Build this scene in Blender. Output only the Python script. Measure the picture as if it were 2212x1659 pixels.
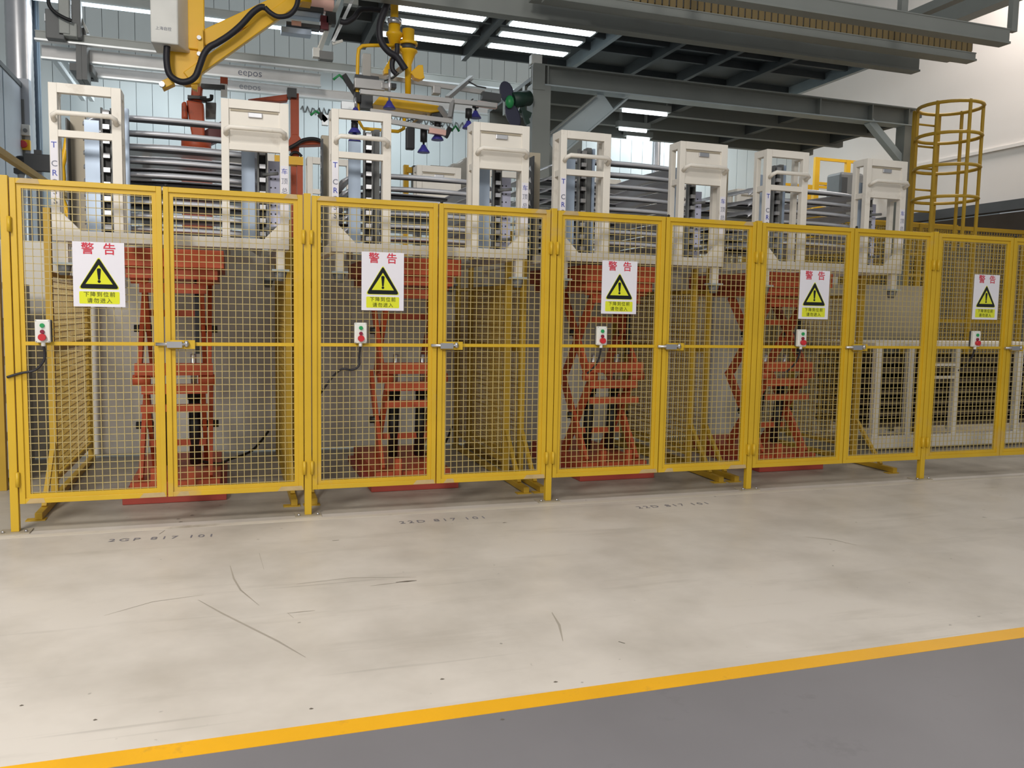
import bpy, math, random
from mathutils import Vector, Matrix
random.seed(7)
scene = bpy.context.scene
for o in list(bpy.data.objects):
    bpy.data.objects.remove(o)
col = scene.collection

# ------------------------------------------------------------------ camera
W, H, FPX = 2212.0, 1659.0, 1800.0
CAM = Vector((1.26527, -5.69293, 1.4))
CR = Vector((0.94809378, -0.31746978, 0.01819704))
CU = Vector((0.01037189, 0.08806786, 0.99606048))
CF = Vector((0.31782167, 0.94417, -0.08678935))
cd = bpy.data.cameras.new('camera')
cd.sensor_fit = 'HORIZONTAL'; cd.sensor_width = 36.0; cd.lens = FPX / W * 36.0
cd.clip_start = 0.05; cd.clip_end = 200
cam = bpy.data.objects.new('camera', cd); col.objects.link(cam)
cam.matrix_world = Matrix(((CR.x, CU.x, -CF.x, CAM.x), (CR.y, CU.y, -CF.y, CAM.y), (CR.z, CU.z, -CF.z, CAM.z), (0, 0, 0, 1)))
scene.camera = cam

# ------------------------------------------------------------------ world, lamps, exposure
wd = bpy.data.worlds.new('hall_ambient'); scene.world = wd; wd.use_nodes = True
wd.node_tree.nodes['Background'].inputs[0].default_value = (0.92, 0.97, 1.0, 1)
wd.node_tree.nodes['Background'].inputs[1].default_value = 0.27
def area(name, loc, size, energy, color, rot=(0, 0, 0), size_y=None):
    l = bpy.data.lights.new(name, 'AREA'); l.energy = energy; l.color = color; l.size = size
    if size_y: l.shape = 'RECTANGLE'; l.size_y = size_y
    o = bpy.data.objects.new(name, l); col.objects.link(o); o.location = loc; o.rotation_euler = rot
    return o
WARM = (1.0, 0.95, 0.89); COOL = (0.88, 0.96, 1.0)
area('aisle_lamp', (-2.0, -4.6, 6.4), 1.6, 350, WARM)
area('aisle_lamp', (4.6, -6.0, 7.5), 1.6, 40, WARM)
area('aisle_lamp', (11.5, -5.6, 7.5), 1.6, 25, WARM)
area('added_fill_light', (-3.0, -12.0, 6.0), 2.0, 700, WARM, (0.95, 0, 0))  # unseen tilted light, added to brighten the bays and gates at a low angle
area('added_fill_light', (4.0, -14.0, 6.0), 2.0, 170, WARM, (0.95, 0, 0))  # second added light of the same sort, further back
area('hall_lamp', (0.2, 8.2, 5.6), 1.2, 72, COOL)
area('hall_lamp', (3.8, 8.2, 5.6), 1.2, 72, COOL)
area('hall_lamp', (9.5, 9.0, 5.8), 1.2, 110, COOL)
area('hall_lamp', (11.8, 3.6, 7.8), 1.4, 210, (1.0, 0.92, 0.86))
scene.view_settings.view_transform = 'Standard'
scene.view_settings.look = 'None'
scene.view_settings.gamma = 1.0
scene.view_settings.use_curve_mapping = False
scene.view_settings.exposure = 0.0
scene.cycles.max_bounces = 6; scene.cycles.diffuse_bounces = 3; scene.cycles.glossy_bounces = 3; scene.cycles.transmission_bounces = 2
scene.cycles.use_adaptive_sampling = True; scene.cycles.adaptive_threshold = 0.045

# ------------------------------------------------------------------ geometry helpers
def ray(px, py): return CF + CR * ((px - W / 2) / FPX) - CU * ((py - H / 2) / FPX)
def at(px, py, Y):
    d = ray(px, py); return CAM + d * ((Y - CAM.y) / d.y)
def atx(px, py, X):
    d = ray(px, py); return CAM + d * ((X - CAM.x) / d.x)
def fl(px, py, z=0.0):
    d = ray(px, py); return CAM + d * ((z - CAM.z) / d.z)
def lin(r, g, b):
    f = lambda c: (c / 255 / 12.92) if c / 255 <= 0.04045 else ((c / 255 + 0.055) / 1.055) ** 2.4
    return (f(r), f(g), f(b), 1.0)

ORG = {}
class MB:
    def __init__(s): s.v = []; s.f = []; s.sm = []
    def add(s, vs, fs, smooth=False):
        b = len(s.v); s.v += [Vector(v) for v in vs]
        for f in fs: s.f.append([i + b for i in f]); s.sm.append(smooth)
        return s
    def box(s, x0, x1, y0, y1, z0, z1):
        vs = [(x, y, z) for z in (z0, z1) for y in (y0, y1) for x in (x0, x1)]
        return s.add(vs, [(0, 2, 3, 1), (4, 5, 7, 6), (0, 1, 5, 4), (2, 6, 7, 3), (0, 4, 6, 2), (1, 3, 7, 5)])
    def cbox(s, c, sx, sy, sz):
        c = Vector(c); return s.box(c.x - sx / 2, c.x + sx / 2, c.y - sy / 2, c.y + sy / 2, c.z - sz / 2, c.z + sz / 2)
    def bar(s, p, q, w, h, up=(0, 0, 1)):
        p = Vector(p); q = Vector(q); d = (q - p).normalized(); up = Vector(up)
        if abs(d.dot(up)) > 0.98: up = Vector((0, 1, 0))
        a = d.cross(up).normalized() * (w / 2); b = d.cross(a).normalized() * (h / 2)
        vs = [p - a - b, p + a - b, p + a + b, p - a + b, q - a - b, q + a - b, q + a + b, q - a + b]
        return s.add(vs, [(0, 1, 2, 3), (7, 6, 5, 4), (0, 4, 5, 1), (1, 5, 6, 2), (2, 6, 7, 3), (3, 7, 4, 0)])
    def tube(s, pts, r, n=8, caps=True, closed=False):
        pts = [Vector(p) for p in pts]; m = len(pts); rs = r if isinstance(r, (list, tuple)) else [r] * m
        rings = []; ref = None
        for i, p in enumerate(pts):
            if closed: d = pts[(i + 1) % m] - pts[i - 1]
            else: d = pts[min(i + 1, m - 1)] - pts[max(i - 1, 0)]
            d.normalize()
            if ref is None:
                ref = Vector((0, 0, 1)) if abs(d.z) < 0.9 else Vector((1, 0, 0))
            a = d.cross(ref).normalized(); b = a.cross(d).normalized(); ref = b
            rings.append([p + (a * math.cos(t) + b * math.sin(t)) * rs[i] for t in [2 * math.pi * k / n for k in range(n)]])
        vs = [v for rg in rings for v in rg]; fs = []
        for i in range(m if closed else m - 1):
            j = (i + 1) % m
            for k in range(n):
                fs.append((i * n + k, i * n + (k + 1) % n, j * n + (k + 1) % n, j * n + k))
        s.add(vs, fs, True)
        if caps and not closed:
            b = len(s.v)
            s.f.append([b - n * m + k for k in range(n)][::-1]); s.sm.append(False)
            s.f.append([b - n + k for k in range(n)]); s.sm.append(False)
        return s
    def cyl(s, p, q, r0, r1=None, n=16): return s.tube([p, q], [r0, r0 if r1 is None else r1], n)
    def prism(s, pts, off):
        pts = [Vector(p) for p in pts]; off = Vector(off); n = len(pts)
        return s.add(pts + [p + off for p in pts], [tuple(range(n)), tuple(range(2 * n - 1, n - 1, -1))] + [(i, i + n, (i + 1) % n + n, (i + 1) % n) for i in range(n)])
    def ball(s, c, r, n=10, m=6, sc=(1, 1, 1)):
        c = Vector(c); vs = []; fs = []
        for i in range(m + 1):
            t = math.pi * i / m
            for k in range(n):
                a = 2 * math.pi * k / n
                vs.append(c + Vector((r * math.sin(t) * math.cos(a) * sc[0], r * math.sin(t) * math.sin(a) * sc[1], r * math.cos(t) * sc[2])))
        for i in range(m):
            for k in range(n): fs.append((i * n + k, (i + 1) * n + k, (i + 1) * n + (k + 1) % n, i * n + (k + 1) % n))
        return s.add(vs, fs, True)
    def build(s, name, mat, parent=None, bevel=0.0):
        og = ORG.get(parent.name, Vector()) if parent else Vector()
        me = bpy.data.meshes.new(name)
        me.from_pydata([tuple(v - og) for v in s.v], [], s.f)
        me.polygons.foreach_set('use_smooth', s.sm)
        me.update()
        import bmesh
        bm = bmesh.new(); bm.from_mesh(me); bmesh.ops.recalc_face_normals(bm, faces=bm.faces); bm.to_mesh(me); bm.free()
        me.materials.append(M[mat] if isinstance(mat, str) else mat)
        o = bpy.data.objects.new(name, me); col.objects.link(o)
        if parent: o.parent = parent; ORG[o.name] = og
        else: ORG[o.name] = Vector()
        if bevel:
            bv = o.modifiers.new('bevel', 'BEVEL'); bv.width = bevel; bv.segments = 2; bv.limit_method = 'ANGLE'
        return o
def tag(o, label=None, cat=None, group=None, kind=None):
    if label: o['label'] = label
    if cat: o['category'] = cat
    if group: o['group'] = group
    if kind: o['kind'] = kind
    return o
def thing(name, loc, label, cat, group=None):
    o = bpy.data.objects.new(name, None); col.objects.link(o); o.location = loc; o.empty_display_size = 0.1
    ORG[o.name] = Vector(loc); return tag(o, label, cat, group)
def copy_tree(o, parent=None):
    c = o.copy(); col.objects.link(c)
    if parent: c.parent = parent
    for ch in list(o.children): copy_tree(ch, c)
    return c
def dup(root, dx, label, dy=0.0, dz=0.0):
    c = copy_tree(root); c.location = root.location + Vector((dx, dy, dz)); c['label'] = label
    ORG[c.name] = Vector(c.location); return c
def link_copy(src, parent, off):
    c = src.copy(); col.objects.link(c); c.parent = parent; c.location = Vector(src.location) + Vector(off); return c
ORD = ['first', 'second', 'third', 'fourth', 'fifth', 'sixth', 'seventh', 'eighth', 'ninth', 'tenth']

def text(string, size, o, u, v, name, mat, parent, align='CENTER', off=0.0, spacing=1.0, thick=0.0006):
    cu = bpy.data.curves.new(name, 'FONT'); cu.body = string; cu.size = size; cu.align_x = align; cu.align_y = 'CENTER'
    cu.offset = off * size; cu.space_character = spacing; cu.resolution_u = 3
    to = bpy.data.objects.new(name, cu); col.objects.link(to)
    dg = bpy.context.evaluated_depsgraph_get()
    me = bpy.data.meshes.new_from_object(to.evaluated_get(dg))
    bpy.data.objects.remove(to); bpy.data.curves.remove(cu)
    o = Vector(o); u = Vector(u); v = Vector(v); n = u.cross(v).normalized()
    mb = MB(); mb.add([o + u * p.co.x + v * p.co.y + n * thick for p in me.vertices], [tuple(p.vertices) for p in me.polygons])
    bpy.data.meshes.remove(me)
    return mb.build(name, mat, parent)

# ------------------------------------------------------------------ materials
M = {}
def mat(name, rgb, rough=0.5, metal=0.0, var=0.08, scale=3.0, dirt=None, dirt_amt=0.0, dirt_scale=2.0, bump=0.0, spec=0.5, emit=None, estr=0.0):
    m = bpy.data.materials.new(name); m.use_nodes = True; nt = m.node_tree; N = nt.nodes; L = nt.links
    b = N['Principled BSDF']; b.inputs['Roughness'].default_value = rough; b.inputs['Metallic'].default_value = metal
    b.inputs['Specular IOR Level'].default_value = spec
    c = lin(*rgb)
    g = N.new('ShaderNodeNewGeometry')
    n1 = N.new('ShaderNodeTexNoise'); n1.inputs['Scale'].default_value = scale; n1.inputs['Detail'].default_value = 4
    L.new(g.outputs['Position'], n1.inputs['Vector'])
    mr = N.new('ShaderNodeMapRange'); mr.inputs[1].default_value = 0.3; mr.inputs[2].default_value = 0.7
    mr.inputs[3].default_value = 1 - var; mr.inputs[4].default_value = 1 + var
    L.new(n1.outputs['Fac'], mr.inputs[0])
    mx = N.new('ShaderNodeVectorMath'); mx.operation = 'SCALE'; mx.inputs[0].default_value = c[:3]
    L.new(mr.outputs[0], mx.inputs['Scale'])
    out = mx.outputs[0]
    if dirt:
        n2 = N.new('ShaderNodeTexNoise'); n2.inputs['Scale'].default_value = dirt_scale; n2.inputs['Detail'].default_value = 6; n2.inputs['Roughness'].default_value = 0.65
        L.new(g.outputs['Position'], n2.inputs['Vector'])
        r2 = N.new('ShaderNodeMapRange'); r2.inputs[1].default_value = 0.60; r2.inputs[2].default_value = 0.70; r2.inputs[3].default_value = 0; r2.inputs[4].default_value = dirt_amt
        L.new(n2.outputs['Fac'], r2.inputs[0])
        mm = N.new('ShaderNodeMix'); mm.data_type = 'RGBA'
        L.new(r2.outputs[0], mm.inputs[0]); L.new(out, mm.inputs[6]); mm.inputs[7].default_value = lin(*dirt)
        out = mm.outputs[2]
    L.new(out, b.inputs['Base Color'])
    if bump:
        bp = N.new('ShaderNodeBump'); bp.inputs['Strength'].default_value = bump; bp.inputs['Distance'].default_value = 0.01
        n3 = N.new('ShaderNodeTexNoise'); n3.inputs['Scale'].default_value = 60
        L.new(g.outputs['Position'], n3.inputs['Vector']); L.new(n3.outputs['Fac'], bp.inputs['Height']); L.new(bp.outputs[0], b.inputs['Normal'])
    if emit:
        b.inputs['Emission Color'].default_value = lin(*emit); b.inputs['Emission Strength'].default_value = estr
    M[name] = m; return m
mat('fence_yellow', (208, 170, 38), 0.42, var=0.06, dirt=(190, 160, 110), dirt_amt=0.55, dirt_scale=1.7)
mat('wire_yellow', (182, 164, 108), 0.5, var=0.05)
mat('guard_yellow', (186, 150, 42), 0.5, var=0.08)
mat('arm_yellow', (242, 188, 30), 0.38, var=0.05)
mat('rack_cream', (231, 226, 216), 0.5, var=0.05, dirt=(178, 166, 148), dirt_amt=0.35, dirt_scale=5)
mat('orange', (186, 82, 46), 0.5, var=0.10, dirt=(90, 45, 35), dirt_amt=0.5, dirt_scale=4)
mat('red_orange', (172, 72, 60), 0.5, var=0.08)
mat('black', (28, 28, 30), 0.5, var=0.05)
mat('dark_grey', (70, 72, 74), 0.5)
mat('mid_grey', (120, 122, 122), 0.5)
mat('rubber', (34, 33, 40), 0.55)
mat('steel', (205, 205, 208), 0.3, 0.9)
mat('alu', (176, 174, 172), 0.4, 0.6)
mat('alu_bright', (232, 236, 238), 0.35, 0.35)
mat('rail_grey', (168, 172, 168), 0.45, 0.1)
mat('rail_white', (232, 230, 228), 0.4)
mat('galv_blue', (176, 192, 212), 0.4, 0.35)
mat('roof_steel', (214, 216, 222), 0.3, 0.35, var=0.05)
mat('mezz_grey', (136, 140, 136), 0.45, var=0.04)
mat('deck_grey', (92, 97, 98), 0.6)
mat('mezz_light', (176, 188, 192), 0.4)
mat('box_white', (226, 226, 220), 0.4)
mat('sign_white', (232, 230, 238), 0.12, var=0.02)
mat('sign_yellow', (222, 226, 52), 0.2, var=0.02)
mat('sign_black', (22, 26, 26), 0.2, var=0.02)
mat('sign_red', (206, 46, 66), 0.25, var=0.02)
mat('sign_olive', (96, 98, 30), 0.3, var=0.02)
mat('button_green', (36, 150, 84), 0.35)
mat('button_red', (196, 44, 52), 0.35)
mat('button_dark_red', (130, 28, 56), 0.35)
mat('blue_print', (58, 72, 170), 0.4)
mat('grey_print', (112, 116, 132), 0.4)
mat('faint_print', (150, 152, 160), 0.4)
mat('floor_print', (128, 128, 140), 0.5)
mat('suction_blue', (62, 60, 150), 0.4)
mat('green', (38, 140, 78), 0.4)
mat('dark_green', (22, 52, 42), 0.5)
mat('pink_metal', (214, 172, 160), 0.35, 0.5)
mat('navy', (52, 54, 74), 0.35)
mat('maroon', (104, 30, 40), 0.4)
mat('partition', (232, 229, 220), 0.2, var=0.05, scale=1.2)
mat('booth', (176, 182, 192), 0.35, var=0.04)
mat('booth_dark', (104, 122, 140), 0.35)
mat('beige_panel', (168, 158, 138), 0.5)
mat('robot_grey', (178, 174, 166), 0.45)
mat('slat', (84, 72, 56), 0.6)
mat('ochre', (128, 110, 72), 0.6)
mat('lavender', (206, 208, 232), 0.4, var=0.03)
mat('worn', (188, 164, 118), 0.6, var=0.12, scale=12)
mat('lamp', (255, 255, 255), 0.4, emit=(236, 248, 255), estr=5.0)
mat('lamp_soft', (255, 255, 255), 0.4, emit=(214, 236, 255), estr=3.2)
mat('line_yellow', (240, 178, 26), 0.45, var=0.05, dirt=(190, 140, 60), dirt_amt=0.5, dirt_scale=6)
mat('aisle', (126, 124, 128), 0.5, var=0.06, scale=1.5, dirt=(104, 102, 104), dirt_amt=0.5, dirt_scale=3)
mat('pale_strip', (218, 210, 197), 0.5, var=0.08, scale=2.0, dirt=(170, 162, 148), dirt_amt=0.8, dirt_scale=1.5)
mat('scuff', (172, 164, 152), 0.6)
mat('scuff_dark', (112, 104, 94), 0.6)
mat('wall_back', (198, 208, 210), 0.55, var=0.03, scale=0.7)
mat('wall_white', (226, 220, 214), 0.6, var=0.03, scale=0.6)
mat('wall_grey', (120, 112, 106), 0.7)

def floor_mat(name, base, dirtc, grime):
    m = bpy.data.materials.new(name); m.use_nodes = True; nt = m.node_tree; N = nt.nodes; L = nt.links
    b = N['Principled BSDF']; b.inputs['Roughness'].default_value = 0.42; b.inputs['Specular IOR Level'].default_value = 0.35
    g = N.new('ShaderNodeNewGeometry')
    def noise(sc, detail, rough, stretch=None, rz=0.0):
        n = N.new('ShaderNodeTexNoise'); n.inputs['Scale'].default_value = sc; n.inputs['Detail'].default_value = detail; n.inputs['Roughness'].default_value = rough
        if stretch:
            mp = N.new('ShaderNodeMapping'); mp.inputs['Scale'].default_value = stretch; mp.inputs['Rotation'].default_value = (0, 0, rz)
            L.new(g.outputs['Position'], mp.inputs['Vector']); L.new(mp.outputs[0], n.inputs['Vector'])
        else: L.new(g.outputs['Position'], n.inputs['Vector'])
        return n.outputs['Fac']
    def rng(src, a, b_, lo, hi):
        r = N.new('ShaderNodeMapRange'); r.inputs[1].default_value = a; r.inputs[2].default_value = b_; r.inputs[3].default_value = lo; r.inputs[4].default_value = hi
        L.new(src, r.inputs[0]); return r.outputs[0]
    def mixc(f, a, c):
        mm = N.new('ShaderNodeMix'); mm.data_type = 'RGBA'; L.new(f, mm.inputs[0])
        if isinstance(a, tuple): mm.inputs[6].default_value = a
        else: L.new(a, mm.inputs[6])
        mm.inputs[7].default_value = c; return mm.outputs[2]
    c = mixc(rng(noise(1.1, 5, 0.6), 0.42, 0.72, 0, grime), lin(*base), lin(*dirtc))
    c = mixc(rng(noise(2.2, 6, 0.65, (0.35, 2.2, 1), 0.25), 0.56, 0.74, 0, grime * 0.8), c, lin(*dirtc))
    c = mixc(rng(noise(1.3, 3, 0.5, (0.25, 9, 1), -0.5), 0.68, 0.74, 0, 0.35), c, lin(*[int(k * 0.72) for k in dirtc]))
    c = mixc(rng(noise(14, 2, 0.5), 0.74, 0.78, 0, 0.6), c, lin(*[int(k * 0.55) for k in dirtc]))
    L.new(c, b.inputs['Base Color'])
    r = rng(noise(3, 4, 0.6), 0.3, 0.7, 0.34, 0.52); L.new(r, b.inputs['Roughness'])
    M[name] = m
floor_mat('floor_cream', (219, 212, 203), (182, 175, 165), 0.75)
floor_mat('floor_cell', (188, 181, 168), (132, 124, 112), 0.9)

def struct(mb, name, m, parent=None):
    o = mb.build(name, m, parent)
    if not parent: o['kind'] = 'structure'
    return o

# ------------------------------------------------------------------ setting
XL, XR, YB = -1.72, 13.0, 10.0
LINE0, LINE1 = -3.023, -2.928
floor = struct(MB().box(-9, 22, LINE1, 0.0, -0.2, 0), 'floor', 'floor_cream')
struct(MB().box(-9, 22, 0.0, 14, -0.2, -0.001), 'floor_cell', 'floor_cell')
struct(MB().box(-9, 22, -14, LINE0, -0.2, 0), 'floor_aisle', 'aisle')
line = struct(MB().box(-9, 22, LINE0, LINE1, -0.2, 0.001), 'trim_1', 'line_yellow')
tag(line, 'yellow painted line between cream floor and grey aisle')
MB().box(-9, 22, -0.15, -0.085, -0.02, 0.0006).build('pale_strip', 'pale_strip', floor)
# scuffs and stamped numbers on the cream floor
def scuff(pts, w, m='scuff', name='scuff_mark'):
    P = [fl(*p) for p in pts]; mb = MB(); vs = []; n = len(P)
    for i, p in enumerate(P):
        d = (P[min(i + 1, n - 1)] - P[max(i - 1, 0)]).normalized(); s = Vector((-d.y, d.x, 0)) * (w * 0.36 * (0.25 if i in (0, n - 1) else 1))
        vs += [p - s + Vector((0, 0, 0.0008)), p + s + Vector((0, 0, 0.0008))]
    mb.add(vs, [(2 * i, 2 * i + 2, 2 * i + 3, 2 * i + 1) for i in range(n - 1)])
    return mb.build(name, m, floor)
scuff([(497, 1222), (505, 1250), (520, 1275), (560, 1308)], 0.012)
scuff([(428, 1296), (480, 1325), (540, 1355), (600, 1385), (660, 1420)], 0.014)
scuff([(620, 1325), (648, 1322), (680, 1319)], 0.012)
scuff([(622, 1325), (634, 1335)], 0.012)
scuff([(800, 1266), (830, 1262), (860, 1259)], 0.012)
scuff([(855, 1258), (880, 1256), (900, 1254)], 0.028, 'scuff_dark')
scuff([(1192, 1323), (1208, 1350), (1216, 1385)], 0.016)
scuff([(1336, 1386), (1350, 1390)], 0.03, 'scuff_dark')
scuff([(718, 1168), (732, 1167)], 0.025, 'scuff_dark')
scuff([(344, 1154), (356, 1146)], 0.02, 'scuff_dark')
scuff([(640, 1262), (760, 1248), (900, 1247)], 0.008)
scuff([(225, 1330), (330, 1300), (440, 1285)], 0.007)
scuff([(560, 1195), (570, 1230)], 0.008)
scuff([(1740, 1160), (1800, 1166), (1850, 1178)], 0.012)
for q in [(1085, 1555), (205, 1556), (672, 1532), (46, 1525), (955, 1468), (1200, 1474), (1090, 1130), (385, 1122), (390, 1128), (415, 1114)]:
    scuff([(q[0] - 4, q[1]), (q[0], q[1] - 1), (q[0] + 5, q[1] - 1)], 0.018, 'scuff_dark')
def floor_text(s, p, q, size, m):
    a = fl(*p); b = fl(*q); u = (b - a).normalized(); v = Vector((0, 0, 1)).cross(u)
    t = text(s, size, (a + b) / 2 + Vector((0, 0, 0.0012)), u, v, 'stamped_number', m, floor, spacing=1.35)
    tag(t, 'grey stamped number on the cream floor')
floor_text('2GP 817 101', (262, 1167), (437, 1158), 0.085, 'floor_print')
floor_text('22D 817 101', (887, 1128), (1027, 1119), 0.085, 'floor_print')
floor_text('22D 817 101', (1392, 1096), (1516, 1088), 0.085, 'floor_print')

# back wall with standing seams
wb = struct(MB().box(XL - 8, XR + 6, YB + 0.05, YB + 0.2, 0, 12), 'wall_back', 'wall_back')
k = 0; x = XL - 4; seam = None
while x < XR + 4:
    if seam is None: seam = MB().box(x, x + 0.242, YB, YB + 0.05, 0, 9).build('wall_panel', 'wall_back', wb); x0 = x
    else: link_copy(seam, wb, (x - x0, 0, 0))
    x += 0.25
wr = struct(MB().box(XR, XR + 0.2, -4, YB + 4, 3.28, 12).box(XR - 0.05, XR, -4, YB, 4.12, 4.17), 'wall_right', 'wall_white')
struct(MB().box(XR + 1.2, XR + 1.4, -4, YB + 4, 0, 3.28), 'wall_right_lower', 'wall_grey')
# booth along the left edge, with its end post
bt = fl(0, 0, 1)
BX = -1.31
wl = struct(MB().box(BX - 3, BX, 1.2, 6.9, 0, 4.23), 'wall_left', 'booth')
MB().box(BX - 0.02, BX + 0.012, 1.2, 6.92, 4.19, 4.25).build('wall_cap', 'dark_grey', wl)
for yy in (2.4, 3.6, 4.8, 6.0):
    MB().box(BX - 0.01, BX + 0.004, yy - 0.012, yy + 0.012, 0, 4.2).build('wall_joint', 'booth_dark', wl)
cA = at(65, 100, 7.8).x; cB = at(83, 100, 7.8).x; t = MB().box(cA, cA + 0.015, 7.7, 7.9, 0, 6.5).box(cB - 0.015, cB, 7.7, 7.9, 0, 6.5).box(cA, cB, 7.79, 7.81, 0, 6.5); tag(t.build('steel_column', 'booth_dark'), 'blue grey steel column at far left in front of the seamed wall', 'column')
# shiny round duct behind the booth
def duct(c, r, z0, z1, label):
    pts = []; rr = []; z = z0; i = 0
    while z < z1: pts.append((c[0], c[1], z)); rr.append(r if i % 2 else r * 0.985); z += 0.045; i += 1
    tag(MB().tube(pts, rr, 20).build('ventilation_duct', 'steel'), label, 'duct')
duct(at(42, 100, 7.5).xy, 0.165, 0.0, 6.4, 'shiny ribbed metal duct rising at the far left edge')
duct(at(1418, 320, 9.3).xy, 0.085, 0.0, 5.2, 'short shiny ribbed duct above the third rack')
# grey partition behind the lifts: separate glossy sheets
pt = struct(MB().box(-0.9, 8.2, 2.66, 2.7, 0.02, 1.94), 'wall_partition', 'partition')
for i in range(11):
    MB().box(-0.9 + i * 0.82, -0.9 + i * 0.82 + 0.81, 2.64, 2.66, 0.03, 1.93).build('panel', 'partition', pt)

# ------------------------------------------------------------------ yellow fence: posts and gate leaves
PX = [0.0, 1.74, 3.475, 5.206, 6.973, 8.72]
GX = [0.862, 2.621, 4.38, 6.12, 7.85]
HT, HB, HM = 2.132, 0.177, 1.155
fence_group = 'posts of the yellow gate fence'
for i, x in enumerate(PX):
    t = thing('fence_post', (x, 0, 0), '', 'post', fence_group)
    tag(t, ['yellow fence post at the far left end of the gates', 'yellow fence post right of the leftmost pair of gates', 'yellow fence post between second and third pair of gates', 'yellow fence post between third and fourth pair of gates', 'yellow fence post between fourth and fifth pair of gates', 'yellow fence post beyond the rightmost gate'][i])
    MB().box(x - 0.0225, x + 0.0225, -0.0225, 0.0225, 0.008, HT + 0.012).build('post', 'fence_yellow', t, 0.003)
    p = MB().box(x - 0.085, x + 0.085, -0.06, 0.06, 0, 0.008).build('base_plate', 'beige_panel', t)
    for sx in (-1, 1): MB().cyl((x + sx * 0.062, -0.035, 0.008), (x + sx * 0.062, -0.035, 0.02), 0.009, n=8).build('bolt', 'steel', p)
def leaf(x0, x1, side, bay):
    names = ['leftmost', 'second', 'third', 'fourth', 'fifth']
    lab = 'yellow mesh gate leaf, %s half of the %s pair%s' % ('left' if side == 0 else 'right', names[bay], ', carrying a warning sign' if side == 0 else ', carrying the latch')
    t = thing('gate_leaf', ((x0 + x1) / 2, 0, HB), lab, 'gate', 'yellow mesh gate leaves')
    a = 0.032; fy0, fy1 = -0.02, 0.014
    def frame(m, d, y0, y1):
        # rectangular frame between inset m and inset d
        X0, X1, Z0, Z1 = x0 + m, x1 - m, HB + m, HT - m; w = d - m
        q = MB(); q.box(X0, X0 + w, y0, y1, Z0, Z1).box(X1 - w, X1, y0, y1, Z0, Z1).box(X0 + w, X1 - w, y0, y1, Z0, Z0 + w).box(X0 + w, X1 - w, y0, y1, Z1 - w, Z1)
        return q
    frame(0, a, fy0, fy1).build('outer_frame', 'fence_yellow', t, 0.002)
    frame(a, a + 0.026, -0.008, 0.012).build('inner_frame', 'fence_yellow', t)
    i = a + 0.026
    MB().box(x0 + i, x1 - i, -0.012, 0.008, HM - 0.011, HM + 0.011).build('mid_rail', 'fence_yellow', t)
    w = MB(); r = 0.0021; sp = 0.0435
    n = int((x1 - x0 - 2 * i) / sp); off = ((x1 - x0 - 2 * i) - n * sp) / 2
    for k in range(n + 1):
        X = x0 + i + off + k * sp; w.box(X - r, X + r, -0.006, -0.006 + 2 * r, HB + i, HT - i)
    n = int((HT - HB - 2 * i) / sp); off = ((HT - HB - 2 * i) - n * sp) / 2
    for k in range(n + 1):
        Z = HB + i + off + k * sp; w.box(x0 + i, x1 - i, -0.0015, -0.0015 + 2 * r, Z - r, Z + r)
    tag(w.build('wire_mesh', 'wire_yellow', t), kind='stuff')
    hx = x0 - 0.004 if side == 0 else x1 + 0.004
    for hz in (1.86, 0.33):
        h = MB().cyl((hx, -0.036, hz - 0.045), (hx, -0.036, hz + 0.045), 0.011, n=10).box(hx - 0.014, hx + 0.014, -0.028, -0.0235, hz - 0.04, hz + 0.04)
        h.build('hinge', 'fence_yellow', t)
    if bay < 3:
        wp = [(x0 + 0.05, x0 + 0.13, HB, HB + 0.031)] if side == 1 else [(x1 - 0.16, x1 - 0.004, HB, HB + 0.031), (x0 + 0.034, x0 + 0.16, HT - 0.031, HT)]
        if side == 1: wp.append((x1 - 0.17, x1 - 0.002, HB, HB + 0.031)); wp.append((x1 - 0.12, x1 - 0.03, HT - 0.031, HT))
        elif bay == 0: wp.append((x0 + 0.034, x0 + 0.14, HB, HB + 0.031))
        for (a_, b_, c_, d_) in wp: MB().prism([(a_, fy0 - 0.001, c_ + 0.002), (b_, fy0 - 0.001, c_ + 0.002), (b_ - 0.01, fy0 - 0.001, d_), (a_ + 0.025, fy0 - 0.001, d_)], (0, 0.001, 0)).build('worn_patch', 'worn', t)
    if side == 1:
        pl = MB().box(x0 + 0.03, x0 + 0.175, -0.034, -0.026, HM - 0.03, HM + 0.026).build('latch_plate', 'fence_yellow', t)
        MB().cyl((x0 - 0.055, -0.045, HM), (x0 + 0.14, -0.045, HM), 0.011, n=10).build('latch_bolt', 'steel', pl)
        MB().box(x0 + 0.01, x0 + 0.10, -0.062, -0.034, HM - 0.021, HM + 0.017).cyl((x0 + 0.125, -0.05, HM - 0.015), (x0 + 0.125, -0.05, HM + 0.022), 0.012, n=8).build('latch_body', 'steel', pl)
        MB().ball((x0 + 0.018, -0.012, HT + 0.008), 0.011).build('rubber_cap', 'black', t)
    return t
for b in range(5):
    leaf(PX[b] + 0.029, GX[b] - 0.004, 0, b)
    leaf(GX[b] + 0.004, PX[b + 1] - 0.029, 1, b)

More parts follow.
